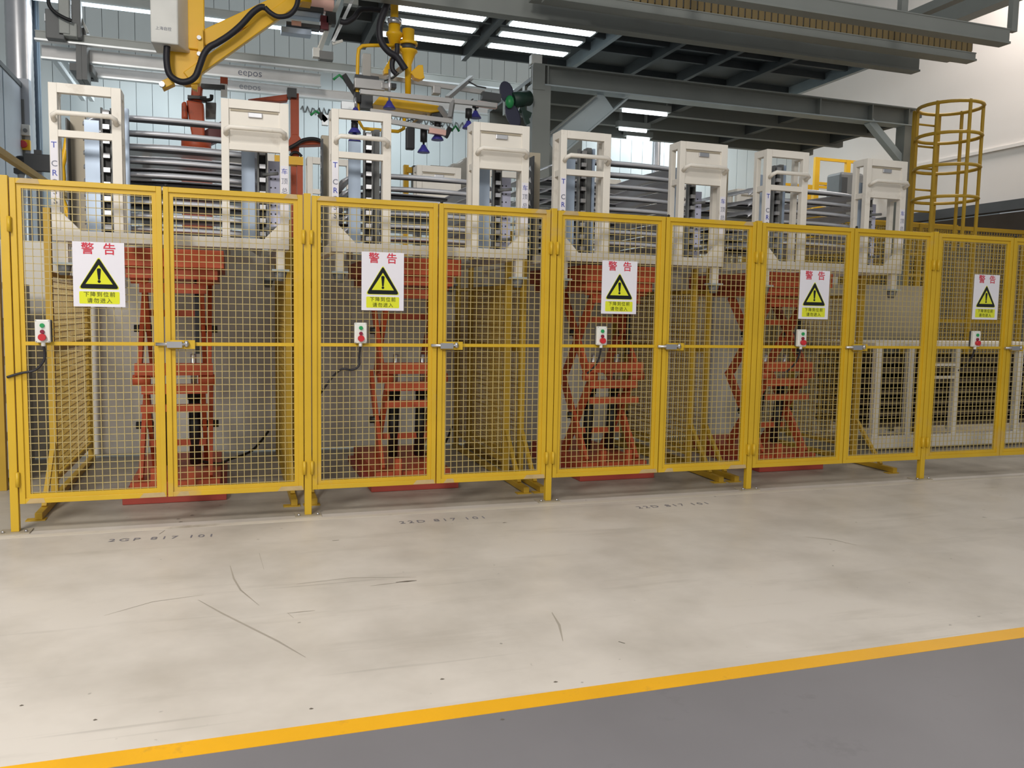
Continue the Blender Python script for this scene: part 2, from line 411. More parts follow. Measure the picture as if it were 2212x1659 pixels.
# ------------------------------------------------------------------ warning signs
def rounded(pts, r, n=5):
    out = []; m = len(pts)
    for i in range(m):
        p0, p, p1 = Vector(pts[i - 1]), Vector(pts[i]), Vector(pts[(i + 1) % m])
        a = (p0 - p).normalized(); b = (p1 - p).normalized(); ang = a.angle(b); d = r / math.tan(ang / 2)
        s = p + a * d; e = p + b * d
        for k in range(n + 1):
            f = k / n; q = s.lerp(p, f).lerp(p.lerp(e, f), f); out.append(q)
    return out
SW, SH = 0.287, 0.392
def sign(xc, zc, label, wet):
    y = -0.024
    t = thing('warning_sign', (xc, y, zc - SH / 2), label, 'sign', 'warning signs on the gates')
    MB().box(xc - SW / 2, xc + SW / 2, y, y + 0.003, zc - SH / 2, zc + SH / 2).build('sign_panel', 'sign_white', t)
    def flat(pts, yy, name, m):
        return MB().prism([(xc + p[0] * SW, yy, zc + p[1] * SH) for p in pts], (0, 0.0006, 0)).build(name, m, t)
    tri = lambda s: [(0.0, 0.235 * 1 + 0.06 * (s - 1)), (0.365 * s, -0.205 - 0.06 * (s - 1)), (-0.365 * s, -0.205 - 0.06 * (s - 1))]
    cx = 0.0
    flat(rounded([(0, 0.275), (0.41, -0.230), (-0.41, -0.230)], 0.035), y - 0.0010, 'triangle_edge', 'sign_yellow')
    flat(rounded([(0, 0.258), (0.39, -0.220), (-0.39, -0.220)], 0.035), y - 0.0018, 'triangle_border', 'sign_black')
    flat([(0, 0.148), (0.262, -0.150), (-0.262, -0.150)], y - 0.0026, 'triangle_field', 'sign_yellow')
    flat([(-0.040, 0.076), (-0.024, 0.094), (0.024, 0.094), (0.040, 0.076), (0.020, -0.082), (-0.020, -0.082)], y - 0.0034, 'exclamation_bar', 'sign_black')
    flat([(0.031 * math.cos(a), -0.108 + 0.023 * math.sin(a)) for a in [2 * math.pi * k / 14 for k in range(14)]], y - 0.0034, 'exclamation_dot', 'sign_black')
    flat(rounded([(-0.39, -0.265), (0.39, -0.265), (0.39, -0.455), (-0.39, -0.455)], 0.02), y - 0.0010, 'caption_field', 'sign_yellow')
    U = Vector((1, 0, 0)); V = Vector((0, 0, 1))
    text('警', 0.074, (xc - 0.21 * SW, y - 0.001, zc + 0.385 * SH), U, V, 'heading_character', 'sign_red', t, off=0.010)
    text('告', 0.074, (xc + 0.21 * SW, y - 0.001, zc + 0.385 * SH), U, V, 'heading_character', 'sign_red', t, off=0.010)
    text('下降到位前', 0.032, (xc, y - 0.0018, zc - 0.313 * SH), U, V, 'caption_text', 'sign_olive', t, spacing=1.26, off=0.008)
    text('请勿进入', 0.032, (xc, y - 0.0018, zc - 0.410 * SH), U, V, 'caption_text', 'sign_olive', t, spacing=1.26, off=0.008)
    return t
SX = [0.498, 2.24, 3.985, 5.735, 7.475]
for i, x in enumerate(SX):
    p = at([214, 827, 1338, 1759, 2130][i], [593, 608, 621, 637, 642][i], -0.024)
    sign(p.x, p.z, 'white warning sign with yellow triangle on the %s gate' % ['leftmost', 'second', 'third', 'fourth', 'rightmost'][i], i)

# ------------------------------------------------------------------ push button boxes with cable
def button_box(px, py, i):
    p = at(px, py, -0.03)
    x, z = p.x, p.z; y0 = -0.062; w, h = 0.082, 0.138
    t = thing('button_box', (x, -0.02, z - h / 2), 'white push button box on the %s gate, green and red buttons' % ['leftmost', 'second', 'third', 'fourth', 'rightmost'][i], 'button box', 'push button boxes on the gates')
    MB().box(x - w / 2, x + w / 2, y0, -0.03, z - h / 2, z + h / 2).build('housing', 'box_white', t, 0.006)
    MB().box(x - w / 2 + 0.003, x + w / 2 + 0.004, -0.03, -0.012, z - h / 2 + 0.004, z + h / 2 - 0.002).build('back_shell', 'dark_grey', t)
    def btn(dz, r, d, m): MB().cyl((x, y0, z + dz), (x, y0 - d, z + dz), r, n=16).build('button', m, t)
    btn(0.034, 0.013, 0.010, 'button_green'); btn(-0.003, 0.012, 0.012, 'button_dark_red'); btn(-0.036, 0.021, 0.026, 'button_red')
    MB().cyl((x, -0.045, z - h / 2), (x, -0.045, z - h / 2 - 0.022), 0.012, n=10).build('cable_gland', 'box_white', t)
    for sx in (-1, 1):
        for sz in (-1, 1): MB().cyl((x + sx * 0.034, y0, z + sz * 0.062), (x + sx * 0.034, y0 - 0.001, z + sz * 0.062), 0.003, n=6).build('screw', 'mid_grey', t)
    return t, x, z - h / 2 - 0.02
def cable(t, pts, r=0.0075, m='rubber', name='cable'):
    P = [Vector(p) for p in pts]; out = []
    for i in range(len(P) - 1):
        p0 = P[max(i - 1, 0)]; p1 = P[i]; p2 = P[i + 1]; p3 = P[min(i + 2, len(P) - 1)]
        for k in range(6):
            s = k / 6
            out.append(0.5 * ((2 * p1) + (p2 - p0) * s + (2 * p0 - 5 * p1 + 4 * p2 - p3) * s * s + (3 * p1 - p0 - 3 * p2 + p3) * s ** 3))
    out.append(P[-1])
    return MB().tube(out, r, 8).build(name, m, t)
BP = [(94, 715), (778, 719), (1297, 725), (1728, 730), (2104, 732)]
for i, (px, py) in enumerate(BP):
    t, x, z = button_box(px, py, i)
    if i == 0: cable(t, [(x, -0.045, z)] + [at(a, b, -0.035) for a, b in ((97, 765), (93, 782), (75, 800), (45, 806), (15, 815))])
    elif i == 1: cable(t, [(x, -0.045, z)] + [at(a, b, -0.012) for a, b in ((776, 770), (775, 790), (760, 799), (740, 797))] + [at(a, b, 0.05) for a, b in ((722, 810), (705, 832), (692, 850))])
    else: cable(t, [(x, -0.045, z), (x, -0.02, z - 0.07), (x - 0.015, 0.02, z - 0.14), (x - 0.06, 0.06, z - 0.2)])

# ------------------------------------------------------------------ mesh side guards between the lifts
BC = [(PX[i] + PX[i + 1]) / 2 for i in range(5)]
def guard(X, label, length=2.5, mesh=True):
    t = thing('side_guard', (X, 1.2, 0), label, 'guard', 'mesh side guards between the lifts')
    MB().box(X - 0.022, X + 0.022, 0.27, length, 0.006, 0.05).build('foot_rail', 'guard_yellow', t, 0.003)
    MB().box(X - 0.075, X + 0.04, 0.262, 0.33, 0, 0.006).build('foot_plate', 'guard_yellow', t)
    for y in (0.82, 2.42):
        MB().box(X - 0.022, X + 0.022, y - 0.022, y + 0.022, 0.05, 2.05).build('post', 'guard_yellow', t)
    for z in (0.16, 1.08, 1.60):
        MB().box(X - 0.015, X + 0.015, 0.842, 2.398, z - 0.015, z + 0.015).build('rail', 'guard_yellow', t)
    MB().bar((X, 0.45, 0.05), (X, 0.80, 0.42), 0.03, 0.03).build('brace', 'guard_yellow', t)
    w = MB(); r = 0.0022; y = 0.86
    while y < 2.39: w.box(X - r, X + r, y - r, y + r, 0.17, 1.6); y += 0.045
    z = 0.2
    while z < 1.6: w.box(X - r, X + r, 0.84, 2.4, z - r, z + r); z += 0.045
    tag(w.build('wire_mesh', 'guard_yellow', t), kind='stuff')
    return t
g0 = guard(BC[0] - 0.80, 'yellow mesh side guard left of the leftmost lift')
dup(g0, 1.60, 'yellow mesh side guard right of the leftmost lift')
for b in range(1, 4):
    for s in (0, 1):
        dup(g0, (BC[b] - BC[0] + 1.60 * s + (0.065 if (b, s) == (3, 1) else 0.0)), 'yellow mesh side guard %s of the %s orange lift' % (['left', 'right'][s], ORD[b]))

# ------------------------------------------------------------------ orange scissor lifts
def lift(c):
    t = thing('scissor_lift', (c, 1.2, 0), '', 'lift', 'orange scissor lifts')
    tag(t, 'orange scissor lift under the leftmost white rack')
    MB().box(c - 0.345, c + 0.345, 0.60, 1.95, 0.0, 0.055).build('base', 'red_orange', t, 0.004)
    MB().box(c - 0.30, c + 0.30, 0.66, 1.90, 0.055, 0.14).build('base_frame', 'orange', t)
    for sx in (-0.16, 0.08): MB().box(c + sx, c + sx + 0.05, 0.605, 0.64, 0.055, 0.25).build('stop_lug', 'orange', t)
    top = MB().box(c - 0.345, c + 0.345, 0.60, 1.95, 1.665, 1.79).build('platform', 'orange', t, 0.004)
    MB().box(c - 0.30, c + 0.30, 0.66, 1.90, 1.585, 1.665).build('platform_frame', 'orange', t)
    zs = [0.14, 0.865, 1.585]
    for k in range(2):
        z0, z1 = zs[k], zs[k + 1]
        for sx in (-1, 1):
            MB().bar((c + sx * 0.235, 0.74, z0), (c + sx * 0.235, 1.34, z1), 0.03, 0.085).build('arm', 'orange', t)
            MB().bar((c + sx * 0.190, 1.34, z0), (c + sx * 0.190, 0.74, z1), 0.03, 0.085).build('arm', 'orange', t)
            MB().cyl((c + sx * 0.17, 1.04, (z0 + z1) / 2), (c + sx * 0.29, 1.04, (z0 + z1) / 2), 0.028, n=10).build('pivot', 'black', t)
            MB().cyl((c + sx * 0.16, 0.74, z1), (c + sx * 0.275, 0.74, z1), 0.04, n=10).build('pivot', 'orange', t)
        MB().box(c - 0.22, c + 0.22, 0.72, 0.76, z1 - 0.10, z1 - 0.03).build('cross_tube', 'orange', t)
        MB().box(c - 0.20, c + 0.20, 1.0, 1.05, z0 + 0.20 + 0.25 * k, z0 + 0.25 + 0.25 * k).build('cross_tube', 'orange', t)
    MB().box(c - 0.225, c + 0.225, 0.70, 0.74, 0.64, 0.69).build('cross_tube', 'orange', t)
    MB().box(c - 0.26, c + 0.26, 0.70, 0.76, 0.90, 0.985).build('cross_tube', 'orange', t)
    cy = MB().cyl((c + 0.12, 1.05, 0.20), (c + 0.12, 0.98, 0.72), 0.042, n=14).build('cylinder', 'black', t)
    MB().cyl((c + 0.12, 0.98, 0.70), (c + 0.12, 0.97, 0.76), 0.048, n=14).build('cylinder_head', 'black', cy)
    MB().cyl((c + 0.12, 0.97, 0.76), (c + 0.12, 0.93, 1.04), 0.022, n=12).build('piston_rod', 'steel', cy)
    cy2 = MB().cyl((c - 0.10, 1.05, 0.20), (c - 0.10, 0.98, 0.72), 0.042, n=14).build('cylinder', 'black', t)
    MB().cyl((c - 0.10, 0.98, 0.70), (c - 0.10, 0.97, 0.76), 0.048, n=14).build('cylinder_head', 'black', cy2)
    MB().cyl((c - 0.10, 0.97, 0.76), (c - 0.10, 0.93, 1.04), 0.022, n=12).build('piston_rod', 'steel', cy2)
    MB().bar((c + 0.155, 0.80, 1.05), (c + 0.155, 0.80, 1.60), 0.03, 0.02).build('chain_guide', 'black', t)
    cable(t, [(c + 0.12, 1.05, 0.22), (c + 0.28, 1.2, 0.16), (c + 0.36, 1.6, 0.12), (c + 0.55, 1.9, 0.14), (c + 0.70, 2.2, 0.26)], 0.011, 'black', 'hose')
    return t
L0 = lift(BC[0])
for b in range(1, 4): dup(L0, BC[b] - BC[0], 'orange scissor lift under the %s white rack from the left' % ORD[b])

# ------------------------------------------------------------------ white transport racks
RX = [0.19, 1.932, 3.640, 5.470]
RW = 1.455
def rack(x0):
    t = thing('transport_rack', (x0 + RW / 2, 1.4, 1.79), 'cream white transport rack holding silver roofs, leftmost', 'rack', 'white transport racks on the lifts')
    C = 'rack_cream'; x1 = x0 + RW; yf = 0.30; yr = 2.45; zt = 2.775
    MB().box(x0, x1, yf, yf + 0.06, 1.795, 1.862).build('bottom_beam', C, t, 0.004)
    MB().box(x0, x1, yr - 0.06, yr, 1.795, 1.862).build('bottom_beam', C, t, 0.004)
    for xs in (x0, x1 - 0.06): MB().box(xs, xs + 0.06, yf + 0.06, yr - 0.06, 1.797, 1.860).build('side_beam', C, t)
    for (a, s) in ((x0 + 0.05, 1), (x1 - 0.05, -1)):
        MB().prism([(a, yf + 0.005, 1.862), (a + s * 0.115, yf + 0.005, 1.862), (a + s * 0.03, yf + 0.005, 1.95), (a, yf + 0.005, 1.98)], (0, 0.05, 0)).build('gusset', C, t)
    for xs in (x0 + 0.03, x1 - 0.085):
        for ys in (yf + 0.02, yr - 0.07):
            f = MB().box(xs, xs + 0.055, ys, ys + 0.05, 1.66, 1.795).build('foot', C, t)
            MB().box(xs - 0.03, xs + 0.085, ys - 0.025, ys + 0.075, 1.645, 1.66).build('foot_plate', 'mezz_light', f)
            MB().cyl((xs + 0.0275, ys + 0.025, 1.645), (xs + 0.0275, ys + 0.025, 1.58), 0.045, 0.03, 12).build('centring_cone', 'mid_grey', f)
    def tower(a, b, y0, dpt, solid):
        wo = 0.05; wi = 0.058
        MB().box(a, a + wo, y0, y0 + 0.05, 1.862, zt).build('upright', C, t, 0.003)
        MB().box(b - wi, b, y0, y0 + 0.05, 1.862, zt).build('upright', C, t, 0.003)
        MB().box(a, a + 0.04, y0 + dpt - 0.04, y0 + dpt, 1.862, zt).build('rear_upright', C, t)
        MB().box(b - 0.04, b, y0 + dpt - 0.04, y0 + dpt, 1.862, zt).build('rear_upright', C, t)
        MB().box(a + wo, b - wi, y0, y0 + 0.05, zt - 0.058, zt).build('top_bar', C, t)
        for xs in (a, b - 0.05):
            MB().box(xs, xs + 0.05, y0 + 0.05, y0 + dpt - 0.04, zt - 0.055, zt).build('side_bar', C, t)
            MB().box(xs + 0.005, xs + 0.045, y0 + 0.05, y0 + dpt - 0.04, 2.44, 2.485).build('side_bar', C, t)
        MB().box(a + wo, b - wi, y0 + 0.003, y0 + 0.045, 2.446, 2.488).build('cross_bar', C, t)
        if y0 < 1:
            pts = [(a + 0.03, y0, 2.545), (a + 0.03, y0 - 0.045, 2.565), (a + 0.055, y0 - 0.06, 2.58), (b - 0.055, y0 - 0.06, 2.58), (b - 0.03, y0 - 0.045, 2.565), (b - 0.03, y0, 2.545)]
            MB().tube(pts, 0.0165, 10).build('handle', C, t)
        if solid:
            pn = MB().box(a + wo, b - wi, y0 + 0.012, y0 + 0.018, 2.488, zt - 0.058).build('panel', C, t)
            MB().box(a + wo + 0.01, b - wi - 0.01, y0 + 0.006, y0 + 0.012, zt - 0.075, zt - 0.062).build('panel_slot', 'beige_panel', pn)
            m = (a + b) / 2
            MB().box(m - 0.045, m + 0.045, y0 - 0.002, y0 + 0.010, zt - 0.11, zt - 0.078).build('card_clip', 'steel', pn, 0.003)
    tower(x0, x0 + 0.416, yf, 0.18, False); tower(x0 + 1.02, x1, yf, 0.18, True)
    tower(x0, x0 + 0.416, yr - 0.18, 0.18, False); tower(x0 + 1.02, x1, yr - 0.18, 0.18, True)
    # index pillars with swinging pawls
    for (px_, s) in ((x0 + 0.20, 1), (x0 + 1.195, 2)):
        p = MB().box(px_ - 0.045, px_ + 0.045, 0.60, 0.612, 1.83, 2.62).build('index_plate', 'galv_blue', t)
        q = MB().box(px_ + 0.06, px_ + 0.072, 0.56, 0.60, 1.83, 2.70).box(px_ + 0.118, px_ + 0.130, 0.56, 0.60, 1.83, 2.70).build('ratchet_frame', 'mid_grey', t)
        MB().box(px_ + 0.07, px_ + 0.12, 0.595, 0.60, 1.84, 2.69).build('ratchet_back', 'black', q)
        first = None; z = 1.90
        while z < 2.66:
            if first is None: first = MB().box(px_ + 0.075, px_ + 0.115, 0.535, 0.592, z, z + 0.030).build('pawl', 'steel', q); zz = z
            else: link_copy(first, q, (0, 0, z - zz))
            z += 0.094
        if s == 1:
            MB().box(px_ + 0.145, px_ + 0.185, 0.60, 0.68, 1.83, 2.72).build('guide_channel', 'mid_grey', t)
            MB().box(px_ + 0.20, px_ + 0.225, 0.62, 0.66, 1.83, 2.72).build('guide_strip', 'galv_blue', t)
        else:
            pp = MB().box(px_ + 0.135, px_ + 0.225, 0.62, 0.63, 1.83, 2.44).build('perforated_plate', 'lavender', t)
            hf = None; zh = 1.88
            while zh < 2.42:
                for dx in (0.155, 0.185):
                    if hf is None: hf = MB().cyl((px_ + dx, 0.6205, zh), (px_ + dx, 0.618, zh), 0.006, n=6).build('plate_hole', 'black', pp); h0 = (dx, zh)
                    else: link_copy(hf, pp, (dx - h0[0], 0, zh - h0[1]))
                zh += 0.062
            for zp in (1.95, 2.14, 2.33): MB().cyl((px_ + 0.10, 0.56, zp), (px_ + 0.20, 0.52, zp + 0.01), 0.012, n=8).build('support_peg', 'mid_grey', t)
    # side pillar with teeth, set back from the front towers
    sp = MB().box(x0 + 0.005, x0 + 0.10, 1.02, 1.10, 1.83, 2.73).build('side_pillar', 'beige_panel', t)
    tb = MB().box(x0 - 0.005, x0 + 0.005, 0.90, 1.02, 1.83, 2.68).build('tooth_bar', 'dark_grey', t)
    first = None; z = 1.9
    while z < 2.64:
        if first is None: first = MB().prism([(x0 - 0.012, 0.93, z), (x0 - 0.012, 1.0, z + 0.03), (x0 - 0.012, 0.95, z + 0.05)], (0.012, 0, 0)).build('tooth', 'steel', tb); zz = z
        else: link_copy(first, tb, (0, 0, z - zz))
        z += 0.094
    # vertical lettering
    U = Vector((1, 0, 0)); V = Vector((0, 0, 1))
    lb = MB().box(x0 + 0.004, x0 + 0.046, yf - 0.0012, yf, 2.07, 2.42).build('label_strip', 'sign_white', t)
    for ch, z in zip('T CROSS', [2.39 - 0.058 * k for k in range(7)]):
        if ch != ' ': text(ch, 0.052, (x0 + 0.025, yf - 0.0015, z), U, V, 'letter', 'blue_print' if ch in 'TR' else 'grey_print', lb, off=0.01)
    rb = MB().box(x1 - 0.054, x1 - 0.004, yf - 0.0012, yf, 2.05, 2.36).build('label_strip', 'sign_white', t)
    for ch, z in zip('车顶总成', [2.32 - 0.065 * k for k in range(4)]):
        text(ch, 0.044, (x1 - 0.029, yf - 0.0015, z), U, V, 'letter', 'blue_print' if ch == '车' else 'grey_print', rb)
    return t
R0 = rack(RX[0])
rk = [R0]
for b, lab in ((1, 'cream white transport rack with few roofs, second from the left'), (2, 'cream white transport rack full of roofs, third from the left'), (3, 'cream white transport rack at the right end of the row')):
    rk.append(dup(R0, RX[b] - RX[0], lab))

# ------------------------------------------------------------------ car roof panels lying in the racks
def roof_panel(c, z):
    mb = MB(); vs = []; fs = []
    prof = [(0.016, -0.034), (0.0, -0.030), (-0.004, -0.022), (0.002, -0.010), (0.02, -0.002), (0.06, 0.002), (0.16, 0.006), (0.20, 0.0), (0.6, 0.012), (1.15, 0.008), (1.22, 0.004), (1.5, -0.03)]
    us = [-1, -0.94, -0.86, -0.78, -0.6, -0.4, -0.2, 0, 0.2, 0.4, 0.6, 0.78, 0.86, 0.94, 1]
    for (y, dz) in prof:
        for u in us:
            vs.append((c + u * 0.60, 0.70 + y + 0.03 * u * u, z + dz - 0.016 * u * u - 0.05 * max(0, abs(u) - 0.85) / 0.15))
    n = len(us)
    for j in range(len(prof) - 1):
        for i in range(n - 1):
            if 7 <= j <= 8 and 3 <= i <= 10: continue
            fs.append((j * n + i, j * n + i + 1, (j + 1) * n + i + 1, (j + 1) * n + i))
    mb.add(vs, fs, True)
    o = mb.build('car_roof_panel', 'roof_steel')
    so = o.modifiers.new('thickness', 'SOLIDIFY'); so.thickness = 0.004
    for (y0, y1) in ((0.04, 0.17), (1.2, 1.4)):
        MB().box(c - 0.5, c + 0.5, 0.70 + y0, 0.70 + y1, z - 0.024, z - 0.014).build('underside_shade', 'dark_grey', o)  # dark sheet added so the underside of the panel looks shaded
    return o
stack = {0: [2.705, 2.604, 2.51, 2.416, 2.322, 2.228, 2.134, 2.040, 1.946], 1: [2.43, 2.336, 2.242, 2.148, 2.054, 1.96], 2: [2.66, 2.566, 2.472, 2.378, 2.284, 2.19, 2.096, 2.002, 1.908], 3: [2.55, 2.456, 2.362, 2.268, 2.174, 2.08]}
rp0 = None
for b in range(4):
    for k, z in enumerate(stack[b]):
        lab = 'bare steel car roof panel, %s from the top in the %s rack' % (('topmost' if k == 0 else ORD[k]) if k else 'first', ['leftmost', 'second', 'third', 'rightmost'][b])
        if rp0 is None: rp0 = roof_panel(RX[0] + RW / 2, z); o = rp0; zz = z
        else:
            o = copy_tree(rp0); o.location = (RX[b] - RX[0], 0, z - zz)
        tag(o, lab, 'roof panel', 'steel car roofs stacked in the racks')

# ------------------------------------------------------------------ overhead crane rails
def xrail(name, pl, pr, py_top, py_bot, ref_px, Y, label, m='rail_grey', lip='alu_bright', depth=0.07, cat='rail'):
    a = at(pl, py_top, Y).x; b = at(pr, py_top, Y).x
    zt = at(ref_px, py_top, Y).z; zb = at(ref_px, py_bot, Y).z
    t = thing(name, ((a + b) / 2, Y, zb), label, cat)
    MB().box(a, b, Y, Y + depth, zb + 0.02, zt).build('web', m, t)
    MB().box(a - 0.01, b + 0.01, Y - 0.012, Y + depth + 0.012, zb, zb + 0.022).build('lower_lip', lip, t)
    MB().box(a - 0.005, b + 0.005, Y - 0.006, Y + depth + 0.006, zt - 0.012, zt).build('upper_lip', m, t)
    return t, a, b, zb, zt
U0 = Vector((1, 0, 0)); V0 = Vector((0, 0, 1))
rA, a, b, zb, zt = xrail('crane_rail', 76, 1142, 78, 99, 200, 6.0, 'upper grey crane rail running behind the yellow arm')
rB, a, b, zb, zt = xrail('crane_rail', 90, 692, 108, 137, 200, 6.25, 'white crane rail with lettering behind the yellow arm', 'rail_white')
p = at(540, 153, 6.25); text('eepos', 0.13, (p.x, 6.249, (zb + zt) / 2), U0, V0, 'rail_lettering', 'grey_print', rB)
rC, a, b, zb, zt = xrail('crane_rail', 180, 1140, 143, 166, 200, 6.6, 'lower pale crane rail crossing above the first rack', 'rail_white')
p = at(540, 182, 6.6); text('eepos', 0.12, (p.x, 6.599, (zb + zt) / 2), U0, V0, 'rail_lettering', 'faint_print', rC)
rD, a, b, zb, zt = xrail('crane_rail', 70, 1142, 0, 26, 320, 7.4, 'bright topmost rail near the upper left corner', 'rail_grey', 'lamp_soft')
# suspension plates between the rails and a cross rail towards the back
tr = thing('rail_trolley', at(180, 120, 6.1), 'small trolley block joining the crane rails at upper left', 'trolley')
for px in (172, 184):
    q = at(px, 118, 6.1); MB().box(q.x - 0.03, q.x + 0.03, 6.02, 6.3, q.z - 0.32, q.z + 0.30).build('hanger', 'mid_grey', tr)
q = at(178, 150, 6.3); MB().cbox((q.x, 6.45, q.z), 0.26, 0.5, 0.09).build('carriage', 'mid_grey', tr)
q = at(190, 167, 6.55); MB().cbox((q.x, 6.55, q.z), 0.13, 0.1, 0.05).build('buffer', 'black', tr)
cr = thing('cross_rail', at(135, 145, 6.4), 'pale blue cross rail running back between the crane rails', 'rail')
zc = at(130, 128, 6.4).z; xc = at(128, 128, 6.4).x
for dx in (-0.06, 0.06): MB().box(xc + dx - 0.03, xc + dx + 0.03, 6.3, 8.6, zc - 0.02, zc + 0.04).build('profile', 'alu_bright', cr)
# trolley group above the left rails
tg = thing('hoist_trolley', at(150, 40, 6.0), 'grey hoist trolley with hanging cable at upper left', 'trolley')
for (u, v, w_, h_, m) in ((120, 55, 0.20, 0.34, 'mid_grey'), (140, 30, 0.12, 0.5, 'rail_grey'), (165, 40, 0.10, 0.46, 'mid_grey'), (148, 66, 0.2, 0.16, 'rail_grey'), (108, 40, 0.12, 0.1, 'alu_bright')):
    q = at(u, v, 5.9); MB().cbox((q.x, 5.9 + 0.011 * (u % 7), q.z), w_, 0.14, h_).build('housing', m, tg, 0.01)
cable(tg, [at(*q, 5.75) for q in ((104, -12), (106, 10), (118, 26), (138, 38), (155, 45))], 0.022, 'black', 'hose')
MB().bar(at(168, 25, 6.0), at(190, 72, 6.0), 0.03, 0.03).build('strut', 'rail_grey', tg)

# ------------------------------------------------------------------ mezzanine steelwork
MY = 3.6
mz = thing('steel_mezzanine', (7.5, MY, 0), 'grey steel mezzanine frame with columns behind the right racks', 'steel frame')
a = at(1148, 150, MY); b_ = at(1972, 240, MY); zt = at(1250, 152, MY).z; zb = at(1250, 197, MY).z
X0, X1 = a.x, b_.x
MB().box(X0, X1, MY, MY + 0.012, zb + 0.015, zt - 0.015).build('beam_web', 'mezz_grey', mz)
MB().box(X0, X1, MY - 0.09, MY + 0.10, zt - 0.016, zt).build('beam_flange', 'mezz_grey', mz)
MB().box(X0, X1, MY - 0.09, MY + 0.10, zb, zb + 0.016).build('beam_flange', 'mezz_light', mz)
for px in (1178, 1765, 1878, 1957):
    q = at(px, 200, MY); MB().box(q.x - 0.008, q.x + 0.008, MY - 0.085, MY, zb + 0.016, zt - 0.016).build('stiffener', 'mezz_grey', mz)
cx0 = at(1143, 300, MY).x; cx1 = at(1181, 300, MY).x
MB().box(cx0, cx1, MY - 0.10, MY + 0.10, 0, zb).build('column', 'mezz_grey', mz)
MB().box(cx0 - 0.01, cx0 + 0.14, MY - 0.11, MY - 0.09, zb - 0.06, zt - 0.02).build('splice_plate', 'mezz_grey', mz)
rx0 = at(1944, 300, MY).x; rx1 = at(1966, 300, MY).x
MB().box(rx0, rx1, MY - 0.08, MY + 0.08, 0, zb).build('column', 'mezz_grey', mz)
MB().bar(at(1192, 318, MY + 0.02), at(1312, 217, MY + 0.02), 0.27, 0.012, up=(0, 1, 0)).build('knee_brace', 'mezz_light', mz)
MB().bar(at(1216, 330, MY + 0.02), at(1352, 214, MY + 0.02), 0.02, 0.15, up=(0, 1, 0)).build('knee_brace_flange', 'mezz_light', mz)
MB().bar(at(1172, 302, MY + 0.02), at(1284, 209, MY + 0.02), 0.02, 0.15, up=(0, 1, 0)).build('knee_brace_flange', 'mezz_grey', mz)
MB().bar(at(1876, 262, MY), at(1948, 350, MY), 0.10, 0.09).build('knee_brace', 'mezz_light', mz)
# platform underside behind the beam: joists and sheet
pf = thing('mezzanine_platform', ((X0 + X1) / 2, 6, zb), 'dark underside of the mezzanine platform with lamp strips', 'platform')
zs = zb + 0.10
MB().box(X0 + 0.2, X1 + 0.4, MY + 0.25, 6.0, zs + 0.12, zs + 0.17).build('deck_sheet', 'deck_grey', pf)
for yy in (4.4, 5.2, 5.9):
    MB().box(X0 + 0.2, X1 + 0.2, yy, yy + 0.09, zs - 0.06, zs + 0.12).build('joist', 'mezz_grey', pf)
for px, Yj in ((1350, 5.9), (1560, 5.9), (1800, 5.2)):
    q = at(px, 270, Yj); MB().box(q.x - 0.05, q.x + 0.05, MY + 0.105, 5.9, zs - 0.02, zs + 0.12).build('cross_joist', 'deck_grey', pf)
def tube_lamp(p, q, Y, label):
    A = at(*p, Y); B = at(*q, Y); B.z = A.z
    t = thing('tube_lamp', (A + B) / 2, label, 'lamp', 'tube lamps under the mezzanine')
    MB().cyl(A, B, 0.022, n=10).build('tube', 'lamp', t)
    MB().box(A.x - 0.04, B.x + 0.04, Y - 0.05, Y + 0.05, A.z + 0.02, A.z + 0.10).build('lamp_body', 'rail_grey', t)
    MB().box(A.x, A.x + 0.03, Y - 0.02, Y + 0.02, A.z + 0.10, zs + 0.118).box(B.x - 0.03, B.x, Y - 0.02, Y + 0.02, A.z + 0.10, zs + 0.118).build('hanger', 'rail_grey', t)
tube_lamp((1345, 238), (1440, 250), 4.15, 'lit tube lamp under the mezzanine, nearest to the beam')
tube_lamp((1338, 278), (1396, 285), 5.0, 'lit tube lamp under the mezzanine above the third rack')
tube_lamp((1355, 297), (1402, 302), 5.6, 'lowest lit tube lamp under the mezzanine')

# upper deck with lamp panels
dk = thing('upper_deck', (6.2, 4.8, 5.0), 'dark upper deck with purlins over the cell', 'deck')
ZD = 5.02
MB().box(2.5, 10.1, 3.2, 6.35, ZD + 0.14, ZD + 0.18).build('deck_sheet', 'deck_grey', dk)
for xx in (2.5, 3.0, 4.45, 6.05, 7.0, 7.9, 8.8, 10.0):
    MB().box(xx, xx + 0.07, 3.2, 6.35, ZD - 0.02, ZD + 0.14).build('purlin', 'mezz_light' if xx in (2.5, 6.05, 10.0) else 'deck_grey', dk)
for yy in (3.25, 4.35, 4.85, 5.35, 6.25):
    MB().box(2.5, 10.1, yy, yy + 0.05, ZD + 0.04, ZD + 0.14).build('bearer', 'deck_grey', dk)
lp = None
for (lx, ly, lab) in ((3.72, 4.60, 'lit lamp panel under the deck, left column nearest'), (3.72, 5.07, 'lit lamp panel under the deck, left column middle'), (3.72, 5.63, 'lit lamp panel under the deck, left column farthest'), (5.2, 4.62, 'lit lamp panel under the deck, right column nearest'), (5.2, 5.05, 'lit lamp panel under the deck, right column middle'), (5.2, 5.56, 'lit lamp panel under the deck, right column farthest')):
    if lp is None:
        lp = thing('lamp_panel', (lx, ly, ZD), lab, 'lamp', 'lamp panels under the upper deck'); c0 = (lx, ly)
        MB().box(lx - 0.56, lx + 0.56, ly - 0.085, ly + 0.085, ZD - 0.012, ZD).build('diffuser', 'lamp', lp)
        MB().box(lx - 0.60, lx + 0.60, ly - 0.10, ly + 0.10, ZD, ZD + 0.05).build('frame', 'rail_grey', lp)
    else: dup(lp, lx - c0[0], lab, ly - c0[1])
